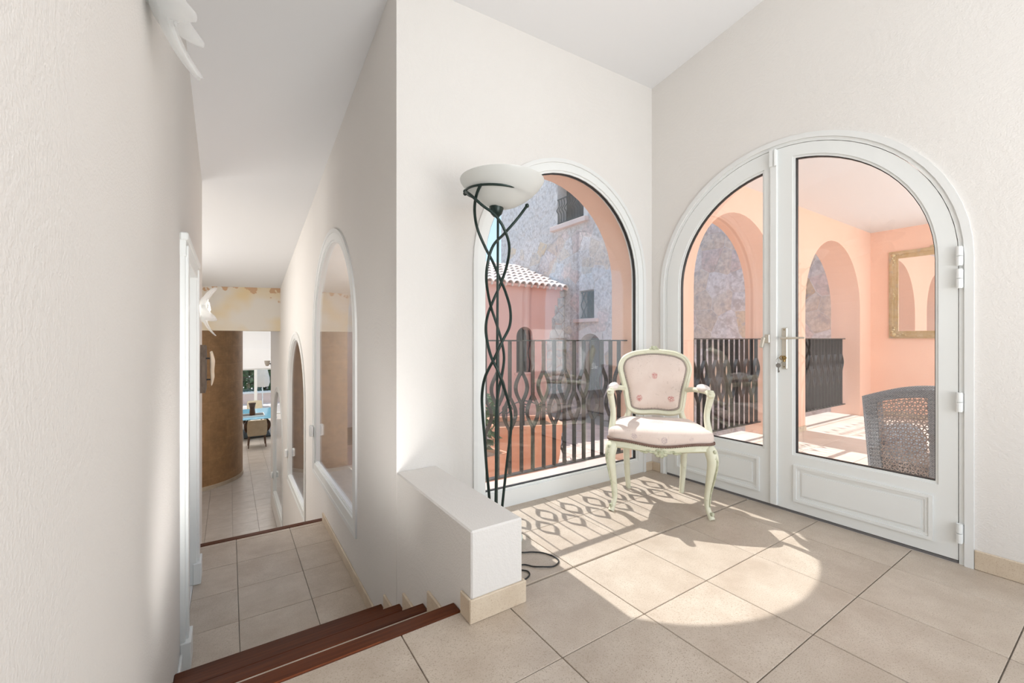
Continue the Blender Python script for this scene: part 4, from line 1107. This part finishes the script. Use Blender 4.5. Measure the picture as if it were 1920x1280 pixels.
build('small_stones', rest, STM[0], sw, smooth=50, kind='stuff')
# upper balcony window
b = BM(); box(b, (XW - .14, 8.35, 4.22), (XW + .3, 9.85, 4.35), bev=.01); build('sill', b, M['sillstone'], sw)
b = BM(); box(b, (XW + .35, 8.55, 4.35), (XW + .40, 9.65, 5.6)); build('window', b, M['dark'], sw, smooth=0)
bc = thing('balcony_guard', 'small black wrought iron guard on the upper stone wall window', 'railing', (XW - .04, 8.6, 4.36))
for z in (.04, .72):
    b = BM(); box(b, (-.012, 0, z), (.012, 1.0, z + .03)); build('rail', b, M['darkiron'], bc, smooth=0)
for i in range(9):
    y = .05 + i * .1125
    b = BM(); tube(b, smooth_path([(0, y, .05), (0, y + .0, .3), (-.05 , y + .03, .42), (0, y - .03, .55), (0, y, .73)], 4), .013, 6); build('bar', b, M['darkiron'], bc)
# lower grille window
b = BM(); box(b, (XW - .10, 7.98, 1.52), (XW + .3, 8.88, 1.62), bev=.01); build('sill', b, M['sillstone'], sw)
b = BM(); box(b, (XW + .30, 8.15, 1.62), (XW + .35, 8.72, 2.38)); build('window', b, M['dark'], sw, smooth=0)
gl_ = thing('window_grille', 'black wrought iron grille in the small stone wall window', 'grille', (XW + .06, 8.15, 1.63))
for z in (.02, .70):
    b = BM(); box(b, (-.01, .01, z), (.01, .56, z + .02)); build('rail', b, M['darkiron'], gl_, smooth=0)
for i in range(5):
    y = .05 + i * .117; s = 1 if i % 2 else -1
    b = BM(); tube(b, smooth_path([(0, y, .02), (0, y + s * .04, .2), (0, y - s * .04, .37), (0, y + s * .04, .54), (0, y, .72)], 4), .012, 6); build('bar', b, M['darkiron'], gl_)
# arched doorway in the stone wall
b = BM(); box(b, (XW + .38, 7.85, -1.0), (XW + .44, 8.75, 1.22)); build('doorway', b, M['redwood'], sw, smooth=0)
b = BM()
for i in range(2): box(b, (XW + .345, 7.90 + .43 * i, -.98), (XW + .38, 8.27 + .43 * i, 1.1), bev=.01)
build('door_boards', b, M['greydoor'], sw)
b = BM()
ap = arch_path(8.30, .45, .77, 14)
pts = [(7.85, 1.23), ] + ap + [(8.75, 1.23)]
for i in range(len(ap) - 1):
    (a0, z0), (a1, z1) = ap[i], ap[i + 1]
    vv = [b.verts.new((XW - .008 + d, a, z)) for d in (0, .36) for a, z in ((a0, z0), (a1, z1), (a1, 1.25), (a0, 1.25))]
    for f in ((0, 1, 2, 3), (7, 6, 5, 4), (0, 4, 5, 1)): b.faces.new([vv[q] for q in f])
build('arch_infill', b, M['mortar'], sw, smooth=0)

# pink house in front of the stone wall
YH = 9.35
hs = thing('pink_house', 'pink rendered house front with a white tiled roof against the stone wall', 'house', (3.6, YH, -1.0))
PH = lambda a, z, d: (a - 3.6, d, z + 1.0)
bm = arch_wall(3.6, XW - .05, -1.0, lambda a: 2.50, [(6.60, .27, .18, 1.13)], .3, PH, 16)
build('wall_body', bm, [M['housepink'], M['housepink']], hs, smooth=0)
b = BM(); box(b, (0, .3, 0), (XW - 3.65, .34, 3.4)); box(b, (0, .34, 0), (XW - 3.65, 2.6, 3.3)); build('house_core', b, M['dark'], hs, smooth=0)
b = BM(); box(b, (2.66, -.03, 1.12), (3.34, .2, 1.18), bev=.008); build('sill', b, M['housepink'], hs)
b = BM()
for i in range(4):
    x = 2.80 + i * .133; s = 1 if i % 2 else -1
    tube(b, smooth_path([(x, .09, 1.18), (x + s * .03, .09, 1.45), (x - s * .03, .09, 1.7), (x + s * .03, .09, 1.95), (x, .09, 2.32)], 4), .014, 6)
build('grille', b, M['darkiron'], hs)
# roof: courses of half-round tiles
SL = math.atan2(.98, 2.55)
rf = BM(); box(rf, (-.1, -.15, 3.46), (XW - 3.65, 2.75, 3.52)); bmesh.ops.rotate(rf, verts=rf.verts[:], cent=(0, -.15, 3.46), matrix=Matrix.Rotation(SL, 3, 'X')); rfo = build('roof_deck', rf, M['housepink'], hs, smooth=0)
b = BM(); S = 7; rows = []
for y, r, dz in ((0, .085, 0), (.47, .065, 0.0)):
    rows.append([[b.verts.new((rr * math.cos(PI * k / S), y, rr * math.sin(PI * k / S) + dz)) for k in range(S + 1)] for rr in (r, r - .014)])
for A, B2, f in ((rows[0][0], rows[1][0], 1), (rows[0][1], rows[1][1], 1), (rows[0][0], rows[0][1], 1), (rows[1][0], rows[1][1], 1)):
    for k in range(S): b.faces.new((A[k], A[k + 1], B2[k + 1], B2[k]))
bmesh.ops.recalc_face_normals(b, faces=b.faces[:])
rt = bpy.data.meshes.new('roof_tile'); b.to_mesh(rt); b.free(); rt.materials.append(M['roof'])
for p in rt.polygons: p.use_smooth = True
try: rt.set_sharp_from_angle(angle=R(40))
except Exception: pass
ca, sa = math.cos(SL), math.sin(SL)
NX = 20
for i in range(NX):
    for j in range(7):
        o = bpy.data.objects.new('roof_tile', rt); COL.objects.link(o); o.parent = hs
        u = -.08 + j * .385; x = XW - 3.6 - .15 - i * .205
        o.location = (x, -.15 + u * ca + random.uniform(-.008, .008), 3.515 + u * sa + .016); o.rotation_euler = (SL - R(2), 0, random.uniform(-.02, .02))
b = BM()
for i in range(NX):
    x = XW - 3.6 - .15 - i * .205 + .1025
    tube(b, [(x, -.15 - .05 * ca, 3.50 - .05 * sa), (x, -.15 + 2.6 * ca, 3.50 + 2.6 * sa)], .055, 8, flat=.5)
build('channel_tiles', b, M['roof'], hs, kind='stuff')
# rough stone quoin where the house meets the stone wall
q = BM()
for p in voronoi(XW - .8, XW, -1.0, 2.45, .27):
    c = centroid(p); lim = XW - .10 - .55 * min(1, max(0, (2.45 - c[1])) / 1.6) ** .8
    p = clip(p, -1, 0, -lim)
    if len(p) > 2 and area2(p) > .004: stone_mesh(q, p, lambda a, z, d: (a, YH - d, z), random.uniform(.02, .04), .012)
bmesh.ops.translate(q, verts=q.verts[:], vec=(-3.6, -YH, 1.0)); build('quoin_stones', q, STM[1], hs, smooth=50, kind='stuff')

# planters and ironwork in the courtyard
def planter(label, loc, w, h, rz=0):
    t = thing('planter', label, 'planter', loc, rz, 'terracotta planters in the courtyard')
    b = BM(); n_ = 4; prof_ = [(w * .38, 0), (w * .45, h * .5), (w * .47, h * .86), (w * .52, h * .87), (w * .53, h), (w * .46, h), (w * .44, h * .9)]
    rows = [[b.verts.new((r_ * sx * 1.25, r_ * sy, z)) for sx, sy in ((-1, -1), (1, -1), (1, 1), (-1, 1))] for r_, z in prof_]
    for A, B2 in zip(rows, rows[1:]):
        for k in range(4): b.faces.new((A[k], A[(k + 1) % 4], B2[(k + 1) % 4], B2[k]))
    b.faces.new(rows[0]); bmesh.ops.bevel(b, geom=[e for e in b.edges], offset=.008, segments=2, affect='EDGES')
    build('pot', b, M['terracotta'], t)
    b = BM(); box(b, (-w * .55, -w * .44, h * .8), (w * .55, w * .44, h * .92)); build('soil', b, M['darkwood'], t, smooth=0)
    return t
planter('wide terracotta planter in the courtyard behind the window railing', (3.62, 5.15, -1.0), .78, .86, R(-20))
planter('terracotta planter at the left edge of the arched window', (2.60, 4.75, -1.0), .5, .62, R(10))
bush('planter_shrub', 'dark leafy shrub growing in the left terracotta planter', 'plant', (2.60, 4.75, -.44), .30, .26, .42, 260, M['foliage'], .05, .075)
tr = thing('iron_trellis', 'black wrought iron scroll trellis standing in the wide terracotta planter', 'trellis', (3.62, 5.15, -.21), R(-20))
for s in (-1, 0, 1):
    b = BM()
    tube(b, [(s * .26, 0, 0), (s * .26, 0, .34)], .010, 6)
    sp_ = [(s * .26 + .085 * (1 - k / 26) * math.cos(k * .5), 0, .24 + .085 * (1 - k / 26) * math.sin(k * .5)) for k in range(22)]
    tube(b, sp_, .008, 6); build('scroll', b, M['darkiron'], tr)
b = BM(); tube(b, smooth_path([(-.42, 0, .14), (-.2, 0, .30), (0, 0, .36), (.2, 0, .30), (.42, 0, .14)], 5), .009, 6); build('top_bar', b, M['darkiron'], tr)
tbt = thing('garden_table', 'small black iron scroll-legged table in the courtyard behind the railing', 'table', (4.75, 5.75, -1.0))
b = BM(); lathe(b, [(0, .70), (.33, .70), (.34, .71), (.33, .725), (0, .725)], 28); build('table_top', b, M['darkiron'], tbt)
for k in range(3):
    a = k * 2 * PI / 3 + .4
    pr = [(.26, .70), (.10, .60), (.06, .45), (.16, .34), (.22, .25), (.14, .17), (.10, .22), (.18, .12), (.30, .0)]
    b = BM(); tube(b, smooth_path([(r_ * math.cos(a), r_ * math.sin(a), z) for r_, z in pr], 4), .011, 6); build('leg', b, M['darkiron'], tbt, smooth=70)

# ------------------------------------------------------------------ wicker chair in the gallery
wc = thing('wicker_chair', 'grey blue woven wicker armchair seen from behind through the right door leaf', 'armchair', (4.17, .93, 0), R(-102.6))

def wk_pt(u, v, d=0.0):
    """back panel: u across (-.5...5), v up (0..1), d towards the outside of the chair"""
    z = .03 + v * (.60 + .115 * math.sin(PI / 2 * min(1, max(0, (u + .5) / .9))))
    w = .455 + .03 * v
    return (u * w, -.20 - .06 * v - d, z)
b = BM(); NU, NV = 84, 96
def in_lat(u, v): return abs(u) < .30 + .015 * v and .11 < v < .885
grid = {}
for i in range(NU + 1):
    for j in range(NV + 1):
        u, v = i / NU - .5, j / NV
        wv = .0045 * math.sin(PI * i / 1.5 + (PI if (j // 2) % 2 else 0)) + .002 * (j % 2)
        e = min(.5 - abs(u), 1 - v) ; rnd = -.03 * max(0, 1 - e / .045) ** 2
        grid[i, j] = (u, v, .012 + wv + rnd)
vv = {}
def gv(k):
    if k not in vv: vv[k] = b.verts.new(wk_pt(*grid[k]))
    return vv[k]
for i in range(NU):
    for j in range(NV):
        if in_lat((i + .5) / NU - .5, (j + .5) / NV): continue
        b.faces.new((gv((i, j)), gv((i + 1, j)), gv((i + 1, j + 1)), gv((i, j + 1))))
build('woven_border', b, M['wicker'], wc, smooth=60)
def rloop(fu, v0, v1, n=10):
    o = [(-fu, v0), (fu, v0)] + [(fu, v0 + (v1 - v0) * k / n) for k in range(1, n + 1)] + [(fu - 2 * fu * k / n, v1) for k in range(1, n + 1)] + [(-fu, v1 - (v1 - v0) * k / n) for k in range(1, n)]
    return o
b = BM(); ring(b, rloop(.497, .0, .995), rloop(.305, .11, .89), -.055, .006, lambda u, v, d: wk_pt(u, v, d)); build('back_frame', b, M['wicker'], wc, smooth=0)
# open star lattice
b = BM(); pitch = .030
for k in range(3):
    a = k * PI / 3; dx, dz = math.cos(a), math.sin(a)
    for q in range(-20, 21):
        cx0, cz0 = -dz * q * pitch * .866, .40 + dx * q * pitch * .866
        run = []
        for t in range(-60, 61):
            x, z = cx0 + dx * t * .009, cz0 + dz * t * .009
            v = (z - .03) / .70; u = x / (.455 + .03 * v)
            if in_lat(u, v): run.append(wk_pt(u, v, .004 + .0035 * math.sin(t * 1.55 + k * 2.1)))
            else:
                if len(run) > 2: tube(b, run, .0040, 4)
                run = []
        if len(run) > 2: tube(b, run, .0040, 4)
for q in range(-12, 13):
    for r_ in range(-14, 15):
        x = (q + .5 * (r_ % 2)) * pitch; z = .40 + r_ * pitch * .866
        v = (z - .03) / .70; u = x / (.455 + .03 * v)
        if in_lat(u * 1.04, v): ball(b, wk_pt(u, v, .006), .0062, 1, .6, 1, 6, 4)
build('star_lattice', b, M['wickerdark'], wc, smooth=60, kind='stuff')
for s in (-1, 1):
    b = BM(); rows = []
    for k in range(15):
        y = -.20 + .60 * k / 14; zt = .40 - .10 * max(0, (k - 9) / 5) ** 2 + (.12 * max(0, 1 - k / 3))
        rows.append([b.verts.new(p) for p in ((s * .17, y, .03), (s * .225, y, .03), (s * .235, y, zt - .03), (s * .22, y, zt), (s * .18, y, zt), (s * .165, y, zt - .04))])
    for A, B2 in zip(rows, rows[1:]):
        for k in range(6): b.faces.new((A[k], A[(k + 1) % 6], B2[(k + 1) % 6], B2[k]))
    b.faces.new(rows[0]); b.faces.new(rows[-1]); build('arm', b, M['wicker'], wc, smooth=50)
b = BM(); box(b, (-.165, -.16, .03), (.165, .37, .17), bev=.02); build('seat_base', b, M['wicker'], wc)
